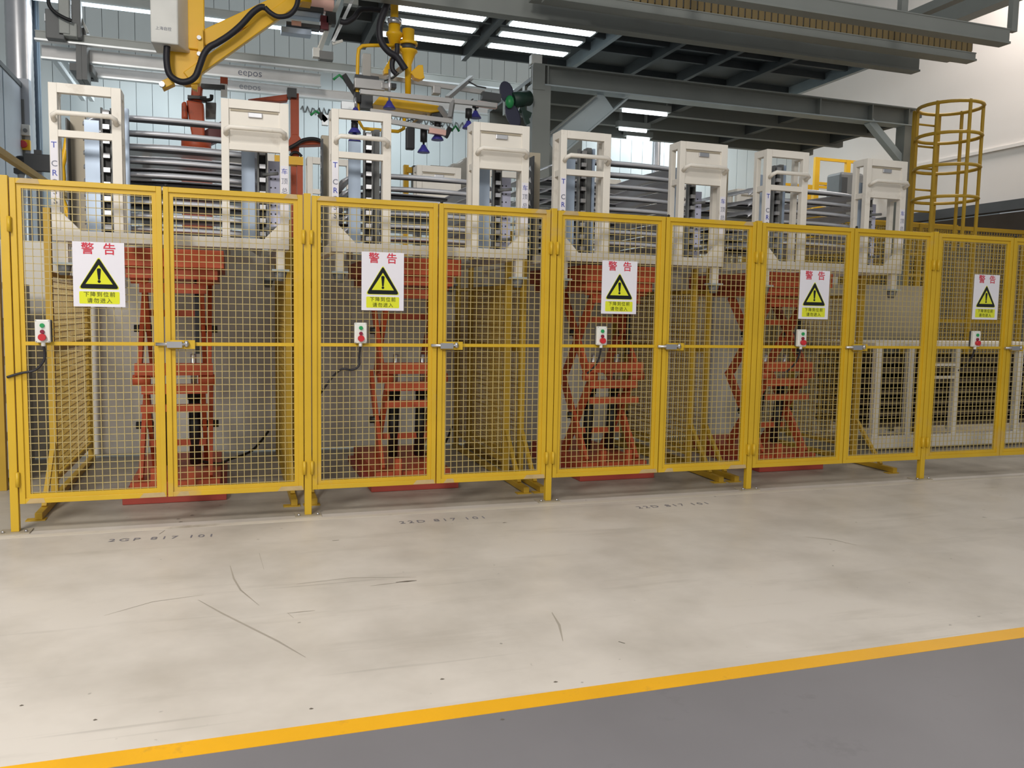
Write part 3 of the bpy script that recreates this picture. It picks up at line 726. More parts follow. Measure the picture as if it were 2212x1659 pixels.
# rails, cable chain and lintels in front of the deck
r1, a, b, zb1, zt1 = xrail('gantry_rail', 640, 1987, 118, 155, 1987, 2.6, 'long grey gantry rail below the upper deck', 'mezz_grey', 'mezz_grey', 0.12)
for px, sz in ((1395, 0.16), (1480, 0.12), (1715, 0.2), (1828, 0.16), (1935, 0.2)):
    q = at(px, 60 + (px - 1395) * 0.11, 2.55); MB().cbox((q.x, 2.58, zt1 + 0.02), sz, 0.08, 0.05).build('rail_glint', 'alu_bright', r1)  # bright blocks put in as the reflections along this rail
r2, a, b, zb2, zt2 = xrail('gantry_rail', 1150, 2062, 106, 130, 2062, 2.3, 'grey gantry rail ending beside the white wall', 'mezz_grey', 'mezz_grey', 0.10)
r3, a, b, zb3, zt3 = xrail('gantry_rail', 900, 2182, 62, 95, 2182, 1.2, 'uppermost grey gantry rail at top right', 'mezz_grey', 'mezz_grey', 0.12)
r4, a, b, zb4, zt4 = xrail('gantry_rail', 1180, 2108, 114, 132, 2108, 2.0, 'gantry rail carrying the brown cable chain', 'mezz_grey', 'mezz_grey', 0.12)
ch = thing('cable_chain', (7, 2.0, zt4), 'brown yellow cable chain lying along a gantry rail', 'cable chain')
xx = at(1270, 100, 2.0).x; xe = at(2100, 100, 2.0).x; fst = None
while xx < xe:
    if fst is None:
        fst = MB().box(xx, xx + 0.062, 2.0, 2.10, zt4 + 0.0, zt4 + 0.17).build('chain_link', 'ochre', ch); x0_ = xx
        fst2 = MB().box(xx + 0.062, xx + 0.08, 2.01, 2.09, zt4 + 0.02, zt4 + 0.15).build('chain_pin', 'dark_grey', ch)
    else: link_copy(fst, ch, (xx - x0_, 0, 0)); link_copy(fst2, ch, (xx - x0_, 0, 0))
    xx += 0.08
# stanchions joining rails to deck
for X_, lab in ((2.75, 'grey tie frame left of the deck lamps'), (5.2, 'grey tie frame above the mezzanine column'), (7.6, 'grey tie frame over the third rack'), (9.05, 'grey tie frame at the right end of the gantry rails')):
    hg = thing('overhead_tie', (X_, 2.4, 5.0), lab, 'tie frame', 'tie frames above the gantry rails')
    MB().box(X_, X_ + 0.12, 1.15, 3.15, 5.0, 5.10).build('tie_beam', 'mezz_grey', hg)
    for yy, zz_ in ((2.62, zt1), (1.24, zt3)):
        MB().box(X_ + 0.02, X_ + 0.10, yy, yy + 0.06, zz_, 5.0).build('hanger_rod', 'mezz_grey', hg)
lb_ = MB().bar((10.2, -1.5, 5.4), (10.2, 6.4, 5.4), 0.2, 0.34).build('edge_girder', 'mezz_grey'); tag(lb_, 'grey edge girder crossing the top right corner', 'girder')
# small white sensor on the column head and cabinets behind it
sb = thing('sensor_box', at(1155, 142, MY), 'small white sensor on top of the mezzanine column', 'sensor')
q = at(1157, 141, MY); MB().cbox((q.x, MY, zt + 0.055), 0.13, 0.1, 0.11).build('housing', 'box_white', sb, 0.01); MB().cbox((q.x + 0.10, MY, zt + 0.04), 0.06, 0.06, 0.08).build('lens', 'black', sb)
cb = thing('switch_cabinet', at(1200, 300, 7.8), 'grey switch cabinet with dark openings behind the column', 'cabinet')
A = at(1172, 205, 7.8); B = at(1222, 330, 7.8)
MB().box(A.x, B.x + 0.3, 7.8, 8.1, 0, A.z).build('body', 'mezz_grey', cb)
for (u, v, ww) in ((1190, 212, 18), (1207, 214, 10), (1189, 236, 10), (1204, 238, 18), (1190, 268, 10), (1204, 272, 8), (1190, 285, 16), (1208, 286, 10)):
    q = at(u, v, 7.79); MB().cbox((q.x, 7.79, q.z), ww / 125, 0.03, 0.075).build('opening', 'black', cb)

# ------------------------------------------------------------------ yellow lifting arm at upper left
def poly(pts, Y, th, name, m, parent, bevel=0.0):
    return MB().prism([at(*p, Y) for p in pts], (0, th, 0)).build(name, m, parent, bevel)
AY = 3.0
am = thing('lifting_arm', at(415, 60, AY), 'yellow lifting arm with white control box and black hose', 'lifting arm')
A = at(325, -40, AY); B = at(381, 92, AY); C_ = at(409, 95, AY)
bx = MB().prism([(A.x, AY - 0.2, at(325, 92, AY - .2).z), (A.x, AY - 0.2, 4.75), (B.x, AY - 0.2, 4.75), (B.x, AY - 0.2, at(325, 92, AY - .2).z)], (0, 0.02, 0))
zb_ = at(350, 93, AY - 0.25).z
bx = MB().prism([(at(325, 60, AY - .25).x, AY - 0.25, zb_), (at(384, 60, AY - .25).x, AY - 0.25, zb_), (at(384, 60, AY - .25).x + 0.14, AY + 0.10, zb_), (at(325, 60, AY - .25).x + 0.02, AY + 0.10, zb_)], (0, 0, 0.85)).build('control_box', 'box_white', am, 0.01)
q = at(353, 62, AY - 0.252); text('上海自控', 0.034, (q.x, AY - 0.2515, q.z), U0, V0, 'box_lettering', 'grey_print', bx)
cxm = at(424, 60, AY).x
MB().box(cxm - 0.075, cxm + 0.075, AY - 0.05, AY + 0.10, at(424, 110, AY).z, 5.35).build('mast', 'arm_yellow', am, 0.01)
poly([(368, 98), (404, 96), (418, 60), (438, 66), (442, 120), (432, 180), (400, 182), (366, 160)], AY - 0.02, 0.14, 'hub_bracket', 'arm_yellow', am, 0.01)
poly([(428, 66), (438, 62), (440, 122), (428, 124)], AY - 0.10, 0.06, 'hub_plate', 'arm_yellow', am)
for v in (82, 117): q = at(430, v, AY - .11); MB().cyl((q.x, AY - 0.13, q.z), (q.x, AY - 0.09, q.z), 0.02, n=10).build('bolt', 'steel', am)
MB().bar(at(436, 88, AY + 0.02), at(672, -22, AY + 0.02), 0.11, 0.14).build('boom', 'arm_yellow', am, 0.01)
MB().bar(at(404, 168, AY + 0.0), at(652, -8, AY + 0.0), 0.09, 0.10).build('boom_strut', 'arm_yellow', am, 0.008)
MB().box(at(640, 0, AY).x, at(672, 0, AY).x, AY - 0.05, AY + 0.12, at(640, 5, AY).z, 5.35).build('boom_hanger', 'arm_yellow', am)
poly([(345, 176), (366, 166), (378, 180), (352, 192)], AY - 0.06, 0.12, 'tool_lug', 'arm_yellow', am, 0.006)
q = at(350, 183, AY - .07); MB().cyl((q.x, AY - 0.10, q.z), (q.x, AY - 0.05, q.z), 0.025, n=12).build('bolt', 'steel', am)
poly([(410, 172), (428, 170), (426, 195), (414, 190)], AY, 0.08, 'lower_tip', 'arm_yellow', am)
cable(am, [at(*q, AY - 0.16) for q in ((361, 98), (360, 130), (366, 160), (385, 175), (405, 176), (422, 165), (432, 140), (440, 118), (452, 102), (470, 92), (495, 76), (520, 55), (545, 28), (562, 16), (572, 16))], 0.030, 'rubber', 'hose')
cable(am, [at(*q, AY - 0.16) for q in ((572, 16), (585, 28), (602, 36), (625, 32), (640, 14), (645, -10))], 0.024, 'rubber', 'hose')
MB().box(cxm - 0.4, cxm + 1.6, AY - 0.1, AY + 0.2, 5.33, 5.45).build('carriage', 'mezz_grey', am)
cg = tag(MB().box(-1.0, 6.2, AY - 0.02, AY + 0.12, 5.45, 5.65).build('bridge_girder', 'mezz_grey'), 'grey bridge girder from which the yellow arms hang', 'girder')

# ------------------------------------------------------------------ vacuum gripper on a yellow mast
GY = 2.95
gr = thing('vacuum_gripper', at(870, 200, GY), 'aluminium vacuum gripper with blue suction cups on yellow mast', 'gripper')
def pz(px, py, Y=GY): return at(px, py, Y)
q0 = pz(852, 45)
MB().cyl((q0.x, GY, q0.z), (q0.x, GY, 5.45), 0.040, n=16).build('mast', 'arm_yellow', gr)
MB().tube([(q0.x, GY, pz(852, v).z) for v in (54, 42)], 0.075, 16).build('ring_clamp', 'steel', gr)
MB().tube([(q0.x, GY, pz(852, v).z) for v in (54, 68, 72, 78, 80, 108)], [0.06, 0.06, 0.085, 0.085, 0.07, 0.03], 16).build('swivel_cone', 'arm_yellow', gr)
q1 = pz(882, 100)
MB().tube([(q1.x, GY, pz(882, v).z) for v in (64, 88, 92, 98)], [0.062, 0.062, 0.095, 0.095], 16).build('swivel_head', 'arm_yellow', gr)
MB().tube([(q1.x, GY, pz(882, v).z) for v in (98, 109)], 0.075, 12).build('bearing', 'dark_grey', gr)
MB().tube([(q1.x, GY, pz(882, v).z) for v in (109, 112, 116, 140, 205)], [0.095, 0.095, 0.075, 0.035, 0.03], 16).build('spindle', 'arm_yellow', gr)
MB().bar((q0.x, GY, pz(852, 100).z), (q1.x, GY, pz(882, 118).z), 0.05, 0.06).build('offset_link', 'arm_yellow', gr)
hp = [(850, 98), (800, 98), (783, 99), (775, 106), (773, 120), (772, 165), (772, 205), (775, 262), (785, 278), (860, 284), (872, 278), (874, 250)]
MB().tube([pz(*p, GY - 0.05) for p in hp], 0.018, 8).build('handle_loop', 'arm_yellow', gr)
poly([(805, 225), (820, 208), (950, 228), (954, 236), (948, 241), (930, 243)], GY - 0.15, 0.3, 'base_tray', 'arm_yellow', gr, 0.008)
poly([(885, 158), (904, 140), (914, 140), (916, 162), (918, 168), (908, 172), (896, 168), (890, 160)], GY - 0.03, 0.10, 'motor_bracket', 'arm_yellow', gr, 0.006)
poly([(829, 150), (845, 122), (852, 130), (842, 158), (830, 160)], GY + 0.02, 0.08, 'side_bracket', 'arm_yellow', gr, 0.006)
AL = 'alu'
def prof(p, q, Y0, Y1, w=0.042): return MB().bar(pz(*p, Y0), pz(*q, Y1), w, w).build('profile', AL, gr)
prof((800, 163), (1046, 200), GY + 0.35, GY + 0.35); prof((778, 198), (1072, 228), GY - 0.35, GY - 0.35)
prof((800, 240), (975, 262), GY - 0.42, GY - 0.42); prof((840, 262), (960, 282), GY - 0.42, GY - 0.42)
prof((868, 148), (838, 172), GY - 0.1, GY + 0.3); prof((1018, 168), (966, 212), GY + 0.4, GY - 0.35); prof((950, 232), (972, 262), GY - 0.3, GY - 0.42)
prof((918, 250), (890, 272), GY - 0.1, GY - 0.42); prof((978, 218), (972, 255), GY - 0.35, GY - 0.42)
MB().bar(pz(1030, 224, GY - 0.3), pz(1072, 230, GY - 0.3), 0.06, 0.05).build('actuator', 'pink_metal', gr)
MB().bar(pz(926, 282, GY - 0.42), pz(962, 288, GY - 0.42), 0.06, 0.05).build('actuator', 'pink_metal', gr)
MB().bar(pz(1040, 207, GY + 0.3), pz(1080, 213, GY + 0.3), 0.09, 0.08).build('actuator', 'dark_grey', gr)
for (u, v, ww, hh, m) in ((790, 176, 0.24, 0.08, 'dark_grey'), (795, 188, 0.30, 0.10, 'alu'), (790, 215, 0.12, 0.22, 'dark_grey'), (770, 215, 0.06, 0.10, 'black'), (752, 233, 0.15, 0.08, 'alu_bright'), (830, 192, 0.10, 0.06, 'alu'), (842, 190, 0.1, 0.05, 'dark_grey'), (938, 200, 0.08, 0.08, 'alu'), (940, 250, 0.12, 0.14, 'dark_grey'), (790, 145, 0.08, 0.22, 'robot_grey')):
    q = pz(u, v); MB().cbox((q.x, GY - 0.1 + 0.009 * (u % 9), q.z), ww, 0.1, hh).build('valve_block', m, gr, 0.006)
def cup(u, v, stem, Y=GY - 0.35, dark=False):
    q = pz(u, v, Y); k = 1.0
    c = MB().tube([(q.x, Y, q.z - 0.045), (q.x, Y, q.z - 0.03), (q.x, Y, q.z), (q.x, Y, q.z + 0.03)], [0.062, 0.058, 0.035, 0.02], 14).build('suction_cup', 'suction_blue', gr)
    MB().cyl((q.x, Y, q.z + 0.03), (q.x, Y, q.z + 0.03 + stem), 0.011, n=8).build('cup_stem', 'black' if dark else 'steel', c)
    if dark: MB().cyl((q.x, Y, q.z + 0.06), (q.x, Y, q.z + 0.03 + stem), 0.034, n=10).build('spring_sleeve', 'black', c)
cup(841, 225, 0.30); cup(915, 320, 0.16, dark=True); cup(945, 293, 0.12, dark=True); cup(1027, 246, 0.1, GY, True); cup(1012, 268, 0.12, dark=True); cup(766, 278, 0.14, dark=True); cup(766, 296, 0.1, dark=True); cup(768, 240, 0.10)
q = pz(884, 300, GY - .42); MB().box(q.x - 0.04, q.x + 0.04, GY - 0.5, GY - 0.42, pz(884, 325, GY - .42).z, pz(884, 278, GY - .42).z).build('locating_pin', 'black', gr, 0.01)
for (p1, p2, p3) in (((720, 172), (733, 162), (748, 175)), ((671, 249), (682, 240), (695, 249)), ((975, 283), (984, 272), (992, 284))):
    MB().tube([pz(*p1), pz(*p2), pz(*p3)], 0.013, 6).build('lever_tip', 'green', gr)
for (p1, p2) in (((742, 162), (770, 205)), ((690, 246), (704, 262)), ((972, 276), (962, 296))):
    MB().bar(pz(*p1), pz(*p2), 0.05, 0.05).build('lever', 'black', gr)
MB().cbox(pz(702, 260), 0.06, 0.05, 0.1).build('lever_base', 'alu_bright', gr)
MB().tube([pz(702, 262), pz(720, 250), pz(745, 243), pz(775, 240)], 0.01, 6).build('lever_rod', 'steel', gr)
cable(gr, [at(*q, GY - 0.14) for q in ((842, -8), (832, 20), (822, 48), (820, 75), (826, 95), (840, 112), (856, 122), (868, 138), (876, 150))], 0.034, 'rubber', 'hose')
cable(gr, [at(*q, GY - 0.10) for q in ((858, 95), (857, 115), (848, 132), (848, 150), (856, 160))], 0.026, 'rubber', 'hose')
cable(gr, [at(*q, GY + 0.1) for q in ((830, 24), (800, 20), (778, 22), (765, 38), (748, 48), (735, 46))], 0.028, 'rubber', 'hose')
for pts in (((862, 158), (850, 168), (830, 175)), ((1012, 176), (1030, 186), (1050, 190)), ((985, 216), (1010, 222), (1022, 214)), ((876, 263), (890, 258), (900, 270)), ((925, 258), (940, 270), (955, 272))):
    MB().tube([pz(*p, GY - 0.2) for p in pts], 0.007, 6).build('air_line', 'black', gr)

# pneumatic tool cluster left of the mast
tc = thing('tool_cluster', at(690, 60, 3.4), 'hanging pneumatic tool cluster with maroon block beside the mast', 'tool')
TY = 3.4
for (u, v, ww, hh, m) in ((700, 52, 0.08, 0.14, 'maroon'), (714, 42, 0.1, 0.12, 'dark_grey'), (690, 10, 0.3, 0.12, 'pink_metal'), (660, 20, 0.36, 0.05, 'dark_grey'), (655, 55, 0.34, 0.04, 'dark_grey'), (640, 68, 0.30, 0.06, 'galv_blue'), (655, 30, 0.36, 0.06, 'galv_blue'), (640, 52, 0.1, 0.05, 'pink_metal')):
    q = at(u, v, TY); MB().cbox((q.x, TY + 0.011 * (u % 7), q.z), ww, 0.12, hh).build('block', m, tc, 0.005)
MB().bar(at(768, -14, TY), at(718, 92, TY), 0.08, 0.03).build('arm', 'alu_bright', tc)
MB().bar(at(736, -10, TY), at(690, 112, TY), 0.05, 0.04).build('arm', 'rail_grey', tc)
MB().bar(at(705, 62, TY), at(688, 105, TY), 0.03, 0.03).build('rod', 'box_white', tc)
MB().bar(at(718, 95, TY), at(740, 88, TY), 0.025, 0.025).build('rod', 'box_white', tc)
MB().cbox(at(683, 115, TY), 0.07, 0.08, 0.09).build('foot', 'box_white', tc); MB().cbox(at(704, 122, TY), 0.14, 0.1, 0.08).build('foot', 'mid_grey', tc)
q = at(752, 0, TY); MB().box(q.x - 0.05, q.x + 0.1, TY - 0.04, TY + 0.04, q.z - 0.05, 5.0).build('hanger', 'mezz_grey', tc)

# ------------------------------------------------------------------ fan on the column
FY = 3.42
fn = thing('wall_fan', at(1115, 220, FY), 'dark fan with green hub mounted beside the mezzanine column', 'fan')
def blade(pts, name='blade'): MB().prism([at(*p, FY - 0.10) for p in pts], (0.02, 0.03, 0)).build(name, 'navy', fn, 0.01)
def ell(cx, cy, rx, ry, rot, n=18):
    out = []
    for k in range(n):
        a_ = 2 * math.pi * k / n; u = rx * math.cos(a_); v = ry * math.sin(a_)
        out.append((cx + u * math.cos(rot) - v * math.sin(rot), cy + u * math.sin(rot) + v * math.cos(rot)))
    return out
blade(ell(1093, 198, 15, 24, -0.2)); blade(ell(1107, 248, 15, 30, -0.35))
q = at(1101, 220, FY - 0.13); MB().ball(q, 0.065, sc=(0.8, 0.8, 1.1)).build('hub', 'green', fn)
A = at(1104, 217, FY - 0.06); B = at(1142, 212, FY + 0.02); MB().cyl(A, B, 0.085, n=16).build('motor', 'dark_green', fn)
MB().bar(at(1128, 232, FY), at(1140, 268, FY), 0.05, 0.05).build('bracket', 'dark_green', fn)
MB().bar(at(1120, 238, FY + 0.05), at(1146, 250, FY + 0.05), 0.05, 0.06).build('bracket', 'dark_green', fn)

# ------------------------------------------------------------------ robots behind the racks
RY = 4.6
ro = thing('orange_robot', (at(420, 240, RY).x, RY, 0), 'orange robot standing behind the first rack', 'robot')
xq = at(424, 240, RY).x
MB().cyl((xq, RY, 0), (xq, RY, 1.9), 0.22, 0.18, 18).build('pedestal', 'orange', ro)
poly([(392, 220), (402, 218), (405, 255), (392, 258)], RY - 0.2, 0.3, 'motor', 'orange', ro, 0.02)
poly([(402, 215), (440, 222), (442, 300), (418, 312), (408, 260)], RY - 0.12, 0.26, 'upper_arm', 'orange', ro, 0.02)
MB().cyl(at(424, 300, RY), at(424, 330, RY), 0.16, n=16).build('shoulder', 'orange', ro)
MB().box(xq - 0.16, xq + 0.16, RY - 0.15, RY + 0.15, 1.85, at(424, 320, RY).z).build('link', 'orange', ro, 0.03)
MB().cyl(at(426, 190, RY), at(424, 220, RY), 0.06, n=12).build('wrist', 'orange', ro)
poly([(415, 190), (434, 186), (432, 206), (418, 208)], RY - 0.06, 0.12, 'wrist_cover', 'orange', ro)
poly([(405, 205), (446, 208), (446, 214), (405, 212)], RY - 0.1, 0.2, 'flange', 'dark_grey', ro)
poly([(444, 220), (467, 222), (466, 254), (444, 254)], RY + 0.1, 0.1, 'control_plate', 'mid_grey', ro)
MB().bar(at(484, 170, RY), at(484, 210, RY), 0.07, 0.05).build('tool_post', 'alu_bright', ro)
MB().bar(at(484, 168, RY), at(484, 182, RY), 0.08, 0.06).build('tool_post_cap', 'orange', ro)
MB().bar(at(430, 186, RY), at(486, 190, RY), 0.06, 0.05).build('tool_beam', 'dark_grey', ro)
cable(ro, [at(*q, RY - 0.15) for q in ((432, 212), (446, 216), (456, 214), (457, 205))], 0.02, 'black', 'hose')
poly([(436, 285), (478, 262), (482, 300), (440, 318)], RY + 0.05, 0.12, 'rear_arm', 'maroon', ro)
jb = thing('orange_jib', (at(637, 300, 4.2).x, 4.2, 0), 'orange jib post and arm with black hose behind the first rack', 'jib')
JY = 4.2; xj = at(637, 250, JY).x
MB().box(xj - 0.045, xj + 0.045, JY, JY + 0.09, 0.0, at(637, 201, JY).z).build('post', 'orange', jb)
poly([(622, 306), (630, 290), (644, 290), (652, 302), (712, 303), (712, 311), (652, 313), (622, 322)], JY - 0.05, 0.18, 'arm', 'orange', jb, 0.01)
poly([(535, 214), (622, 203), (622, 217), (600, 219)], JY, 0.12, 'upper_arm', 'orange', jb, 0.01)
MB().cbox(at(630, 203, JY), 0.1, 0.14, 0.1).build('joint', 'dark_grey', jb)
cable(jb, [at(*q, JY - 0.1) for q in ((625, 320), (640, 312), (655, 303), (675, 300), (692, 304), (700, 312))], 0.022, 'black', 'hose')
cable(jb, [at(*q, JY - 0.05) for q in ((627, 336), (633, 330), (643, 330), (652, 338))], 0.016, 'black', 'hose')
yl = thing('yellow_beam', at(620, 347, 3.6), 'short yellow beam end right of the first rack', 'beam')
MB().box(at(590, 347, 3.6).x, at(655, 347, 3.6).x, 3.6, 3.72, at(640, 356, 3.6).z, at(640, 338, 3.6).z).build('beam', 'arm_yellow', yl)
MB().box(xj - 0.02, xj + 0.04, 3.62, 3.70, 0, at(640, 356, 3.6).z).build('support', 'orange', yl)
# grey robot forearm behind the second rack
gb = thing('grey_robot', (at(1000, 380, 5.2).x, 5.2, 0), 'grey robot forearm on a yellow stand behind the second rack', 'robot')
poly([(930, 356), (978, 360), (978, 372), (930, 370)], 5.2, 0.2, 'forearm', 'robot_grey', gb, 0.01)
poly([(930, 370), (975, 372), (975, 380), (930, 376)], 5.2, 0.2, 'cable_tray', 'ochre', gb)
poly([(975, 352), (990, 352), (1000, 345), (1004, 338), (1022, 340), (1024, 400), (1000, 408), (972, 388)], 5.1, 0.4, 'gearbox', 'robot_grey', gb, 0.03)
poly([(893, 357), (906, 358), (906, 402), (893, 402)], 5.2, 0.15, 'wrist', 'dark_grey', gb)
xs = at(1000, 400, 5.2).x; MB().box(xs - 0.15, xs + 0.15, 5.15, 5.45, 0, at(1000, 398, 5.2).z).build('pedestal', 'robot_grey', gb)
MB().box(at(873, 380, 5.3).x, at(883, 380, 5.3).x, 5.3, 5.38, 0, at(878, 356, 5.3).z).build('stand_post', 'arm_yellow', gb)
MB().bar(at(878, 367, 5.3), at(976, 374, 5.3), 0.05, 0.07).build('stand_rail', 'arm_yellow', gb)
# coiled air hose along the wall
co = []
for k in range(120):
    u = 650 + k * 3.6; q = at(u, 236 + (u - 650) * 0.10, 9.98); co.append((q.x, 9.988, q.z + 0.07 * math.sin(k * 1.9)))
tag(MB().tube(co, 0.011, 5).build('coiled_hose', 'mid_grey'), 'thin grey coiled air hose strung across the back wall', 'hose')

# ------------------------------------------------------------------ right hand background
lc = at(2046, 350, 2.85); LY = 2.85
cg_ = thing('caged_ladder', (lc.x, LY, 0), 'yellow caged ladder in front of the white wall', 'ladder')
rad = (at(2104, 300, LY).x - at(1987, 300, LY).x) / 2 * 0.86
for v in (232, 297, 365, 432):
    z = at(2046, v, LY).z
    MB().tube([(lc.x + rad * math.cos(a_), LY + rad * math.sin(a_), z) for a_ in [2 * math.pi * k / 24 for k in range(24)]], 0.022, 6, closed=True).build('hoop', 'guard_yellow', cg_)
zt_ = at(2046, 228, LY).z
for a_ in (-2.75, -1.75, -0.6, 0.4, 1.2, 2.2):
    MB().box(lc.x + rad * math.cos(a_) - 0.02, lc.x + rad * math.cos(a_) + 0.02, LY + rad * math.sin(a_) - 0.01, LY + rad * math.sin(a_) + 0.01, 2.3, zt_).build('cage_strip', 'guard_yellow', cg_)
for s in (-0.2, 0.2): MB().box(lc.x + s - 0.02, lc.x + s + 0.02, LY + rad - 0.02, LY + rad + 0.02, 0, zt_).build('rail', 'guard_yellow', cg_)
z = 0.3
while z < zt_: MB().cyl((lc.x - 0.2, LY + rad, z), (lc.x + 0.2, LY + rad, z), 0.014, n=6).build('rung', 'guard_yellow', cg_); z += 0.28
# yellow machine guards behind the right gates
def panel_fence(x0, x1, Y, z1, label, m='guard_yellow', step=0.05):
    t = thing('machine_guard', ((x0 + x1) / 2, Y, 0), label, 'guard')
    n = max(1, int((x1 - x0) / 1.0)); 
    for k in range(n + 1):
        X = x0 + (x1 - x0) * k / n; MB().box(X - 0.03, X + 0.03, Y - 0.03, Y + 0.03, 0, z1).build('post', m, t)
    for z in (0.12, z1 * 0.5, z1 - 0.03): MB().box(x0, x1, Y - 0.02, Y + 0.02, z - 0.025, z + 0.025).build('rail', m, t)
    w = MB(); x = x0
    while x < x1: w.box(x - 0.004, x + 0.004, Y - 0.003, Y + 0.003, 0.12, z1); x += step
    z = 0.15
    while z < z1: w.box(x0, x1, Y - 0.003, Y + 0.003, z - 0.004, z + 0.004); z += step
    tag(w.build('wire_mesh', m, t), kind='stuff'); return t
panel_fence(8.6, 12.6, 3.9, 2.75, 'tall yellow mesh machine guard below the caged ladder')
panel_fence(7.6, 12.6, 5.2, 2.95, 'farther yellow mesh machine guard at the right end')
mc = thing('press_machine', (11.3, 4.5, 0), 'grey machine housing inside the yellow guard at right', 'machine')
MB().box(10.6, 12.4, 4.3, 5.0, 0.0, 2.55).build('housing', 'mid_grey', mc, 0.02); MB().box(10.9, 11.4, 4.27, 4.3, 1.9, 2.3).build('window', 'dark_grey', mc); MB().box(11.7, 12.2, 4.27, 4.3, 1.2, 2.3).build('door', 'beige_panel', mc)
MB().box(8.9, 10.3, 4.35, 4.9, 1.4, 2.45).build('hopper', 'ochre', mc, 0.02); MB().box(9.2, 9.7, 4.32, 4.36, 2.0, 2.3).build('window', 'dark_grey', mc)
MB().box(8.9, 10.3, 4.4, 4.85, 0, 1.4).build('stand', 'ochre', mc)
bl = thing('tie_girder', (12.2, 2.6, 3.2), 'dark girder along the lower edge of the white wall', 'girder'); MB().box(12.8, 12.99, -3, YB, 3.12, 3.275).build('girder', 'dark_grey', bl)
# yellow railings under the mezzanine
def railing(px0, px1, py_top, Y, label, n=4):
    a = at(px0, py_top, Y); b = at(px1, py_top, Y); z1 = a.z
    t = thing('yellow_railing', ((a.x + b.x) / 2, Y, 0), label, 'railing')
    for k in range(n): X = a.x + (b.x - a.x) * k / (n - 1); MB().box(X - 0.05, X + 0.05, Y - 0.03, Y + 0.03, 0, z1).build('post', 'arm_yellow', t)
    for dz in (0, 0.45, 0.9): MB().box(a.x, b.x, Y - 0.025, Y + 0.025, z1 - dz - 0.05, z1 - dz).build('rail', 'arm_yellow', t)
railing(1765, 1960, 340, 7.6, 'yellow railing seen through the rightmost rack')
railing(1690, 1860, 395, 8.6, 'lower yellow railing far behind the rightmost rack')
gc = thing('grey_cabinet', (at(1850, 400, 6.6).x, 6.6, 0), 'dark grey rounded cabinet behind the rightmost rack', 'cabinet')
A = at(1818, 370, 6.6); B = at(1868, 370, 6.6); MB().box(A.x, B.x, 6.6, 7.0, 0, A.z).build('body', 'mid_grey', gc, 0.05); MB().box(A.x, A.x + 0.12, 6.58, 6.6, 0.3, A.z - 0.1).build('side_door', 'dark_grey', gc)
# cream slatted rack behind the last gate
wr_ = thing('slatted_rack', (9.2, 1.5, 0), 'cream rack of dark slatted trays behind the rightmost gate', 'rack')
SY = 1.35; zt_ = at(2065, 752, SY).z
for px in (1895, 1965, 2065, 2200):
    X = at(px, 850, SY).x; MB().box(X - 0.035, X + 0.035, SY, SY + 0.06, 0.05, zt_ if px > 1990 else zt_ + 0.0).build('upright', 'rack_cream', wr_)
    MB().box(X - 0.035, X + 0.035, SY + 0.9, SY + 0.96, 0.05, zt_).build('upright', 'rack_cream', wr_)
xa = at(1885, 850, SY).x; xb = at(2330, 850, SY).x
MB().box(xa, xb, SY - 0.02, SY + 0.0, 0.03, 0.16).build('bottom_beam', 'rack_cream', wr_)
MB().box(xa, xb, SY - 0.01, SY + 0.98, zt_ - 0.0, zt_ + 0.05).build('top_tray', 'rack_cream', wr_)
s0 = None; z = 0.24
while z < zt_ - 0.05:
    if s0 is None: s0 = MB().box(xa, xb, SY + 0.07, SY + 0.9, z, z + 0.05).build('slat_tray', 'slat', wr_); z0_ = z
    else: link_copy(s0, wr_, (0, 0, z - z0_))
    z += 0.115
for px, v in ((2040, 788), (2035, 815)): 
    q = at(px, v, SY - 0.05); MB().bar((q.x - 0.25, SY - 0.04, q.z), (q.x + 0.2, SY - 0.04, q.z), 0.03, 0.03).build('push_bar', 'rack_cream', wr_)
# beige rounded panel standing behind the fourth lift
bp = thing('rounded_panel', (7.6, 1.95, 0), 'large beige panel with rounded corner behind the fourth gate', 'panel')
BY = 2.45
MB().prism([at(*p, BY) for p in [(1675, 742), (1678, 700), (1690, 660), (1708, 632), (1735, 618), (1780, 614), (2000, 618), (2015, 640), (2018, 742)]], (0, 0.03, 0)).build('sheet', 'beige_panel', bp)
for px in (1720, 1990): q = at(px, 740, BY); MB().box(q.x - 0.03, q.x + 0.03, BY + 0.03, BY + 0.08, 0, q.z + 0.2).build('leg', 'guard_yellow', bp)

# ------------------------------------------------------------------ left edge things
sw = thing('wall_switch', at(53, 283, 6.9), 'pale wall switch box on the booth post at left', 'switch')
q = at(53, 281, 6.9); MB().cbox((q.x, 6.9, q.z), 0.13, 0.06, 0.14).build('housing', 'box_white', sw, 0.01); MB().cyl((q.x + 0.015, 6.87, q.z - 0.01), (q.x + 0.015, 6.85, q.z - 0.01), 0.025, n=12).build('knob', 'mid_grey', sw)
es = thing('emergency_stop', at(53, 312, 6.9), 'yellow box with red emergency stop on the booth post', 'switch')
q = at(53, 313, 6.9); MB().cbox((q.x, 6.9, q.z), 0.14, 0.06, 0.13).build('housing', 'arm_yellow', es, 0.01); MB().cyl((q.x - 0.005, 6.87, q.z), (q.x - 0.005, 6.82, q.z), 0.045, n=14).build('button', 'button_red', es)
bpst = thing('booth_post', (at(53, 300, 7.0).x, 7.0, 0), 'pale grey post at the end of the booth carrying switches', 'post')
A = at(36, 300, 6.95); B = at(66, 300, 6.95); MB().box(A.x, B.x, 6.94, 7.1, 0, at(50, 170, 6.95).z).build('post', 'booth', bpst); MB().box(A.x + 0.06, A.x + 0.10, 6.93, 6.945, 0.5, at(50, 215, 6.95).z).build('slot', 'mid_grey', bpst)
mo = thing('monitor', at(82, 352, 5.5), 'dark monitor seen left of the first rack', 'monitor')
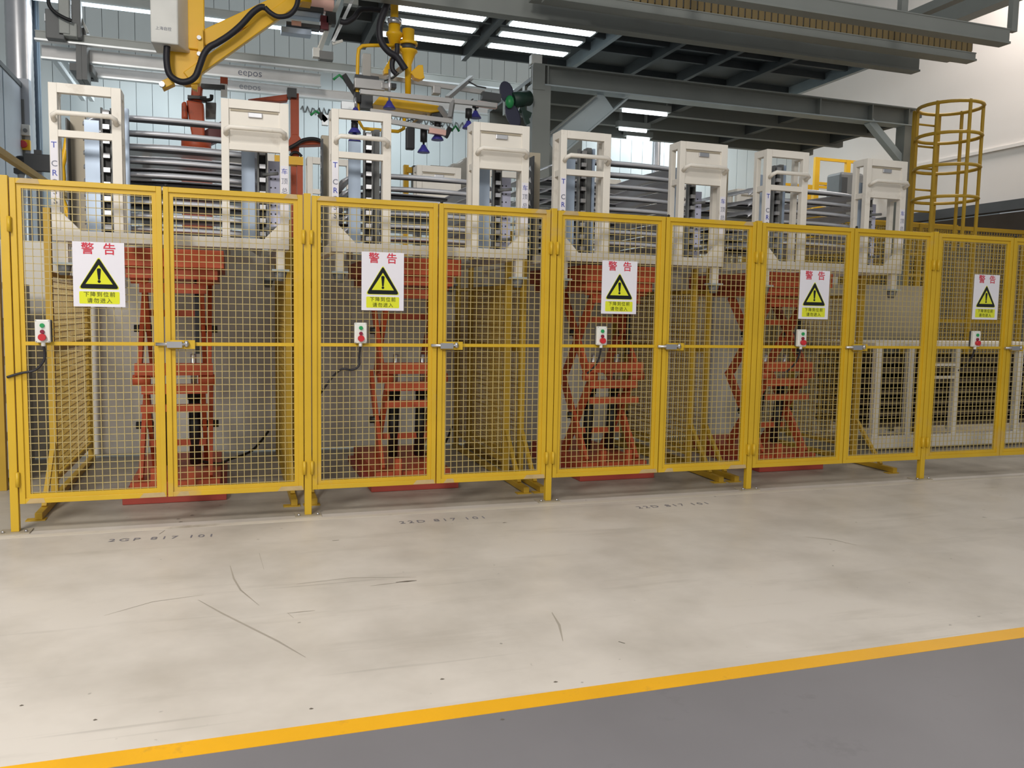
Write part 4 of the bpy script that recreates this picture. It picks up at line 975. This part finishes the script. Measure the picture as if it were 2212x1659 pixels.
q = at(83, 352, 5.5); MB().cbox((q.x, 5.5, q.z), 0.30, 0.05, 0.20).build('screen', 'dark_grey', mo, 0.008); MB().box(q.x - 0.03, q.x + 0.03, 5.5, 5.56, 0, q.z - 0.1).build('stand', 'mid_grey', mo); MB().cbox((q.x, 5.5, q.z + 0.12), 0.08, 0.05, 0.05).build('camera_head', 'dark_grey', mo)
hs = thing('horn_lamp', at(47, 350, 5.6), 'black round lamp head left of the monitor', 'lamp')
q = at(47, 350, 5.6); MB().ball(q, 0.10, sc=(1, 0.8, 0.75)).build('head', 'black', hs); MB().cyl((q.x, 5.6, 0), (q.x, 5.6, q.z - 0.06), 0.05, n=12).build('stand', 'alu_bright', hs); MB().cbox((q.x, 5.6, q.z - 0.11), 0.15, 0.12, 0.06).build('collar', 'dark_grey', hs)
# neighbouring fence corner and crates at the left edge
nb = thing('neighbour_guard', (-0.45, 0.9, 0), 'yellow guard frame at the left edge beyond the first post', 'guard')
MB().box(-0.40, -0.34, 1.3, 1.36, 0, 2.55).build('post', 'guard_yellow', nb)
MB().bar((-0.37, 1.33, 2.52), (-0.37, 4.5, 2.52), 0.05, 0.05).build('rail', 'guard_yellow', nb)
for z in (0.45, 0.86, 1.25): MB().box(-0.9, -0.40, 1.30, 1.35, z - 0.02, z + 0.02).build('rail', 'guard_yellow', nb)
cs = thing('drawer_cabinet', (-0.75, 1.9, 0), 'grey drawer cabinet with pale ledges at the left edge', 'cabinet')
MB().box(-1.2, -0.35, 1.55, 2.3, 0.05, 1.55).build('body', 'mid_grey', cs)
for k in range(5): MB().box(-1.2, -0.35, 1.52, 1.55, 0.12 + k * 0.29, 0.34 + k * 0.29).build('drawer', 'booth', cs)
yh = thing('yellow_lever', at(140, 330, 1.9), 'glossy yellow bent lever inside the left tower of the first rack', 'lever')
MB().tube([at(*p, 1.5) for p in ((146, 298), (143, 318), (134, 358), (136, 385), (132, 425), (150, 470), (168, 490))], 0.022, 8).build('lever', 'arm_yellow', yh)
MB().tube([at(*p, 1.56) for p in ((168, 490), (168, 560), (166, 620))], 0.022, 8).build('lever_foot', 'arm_yellow', yh)
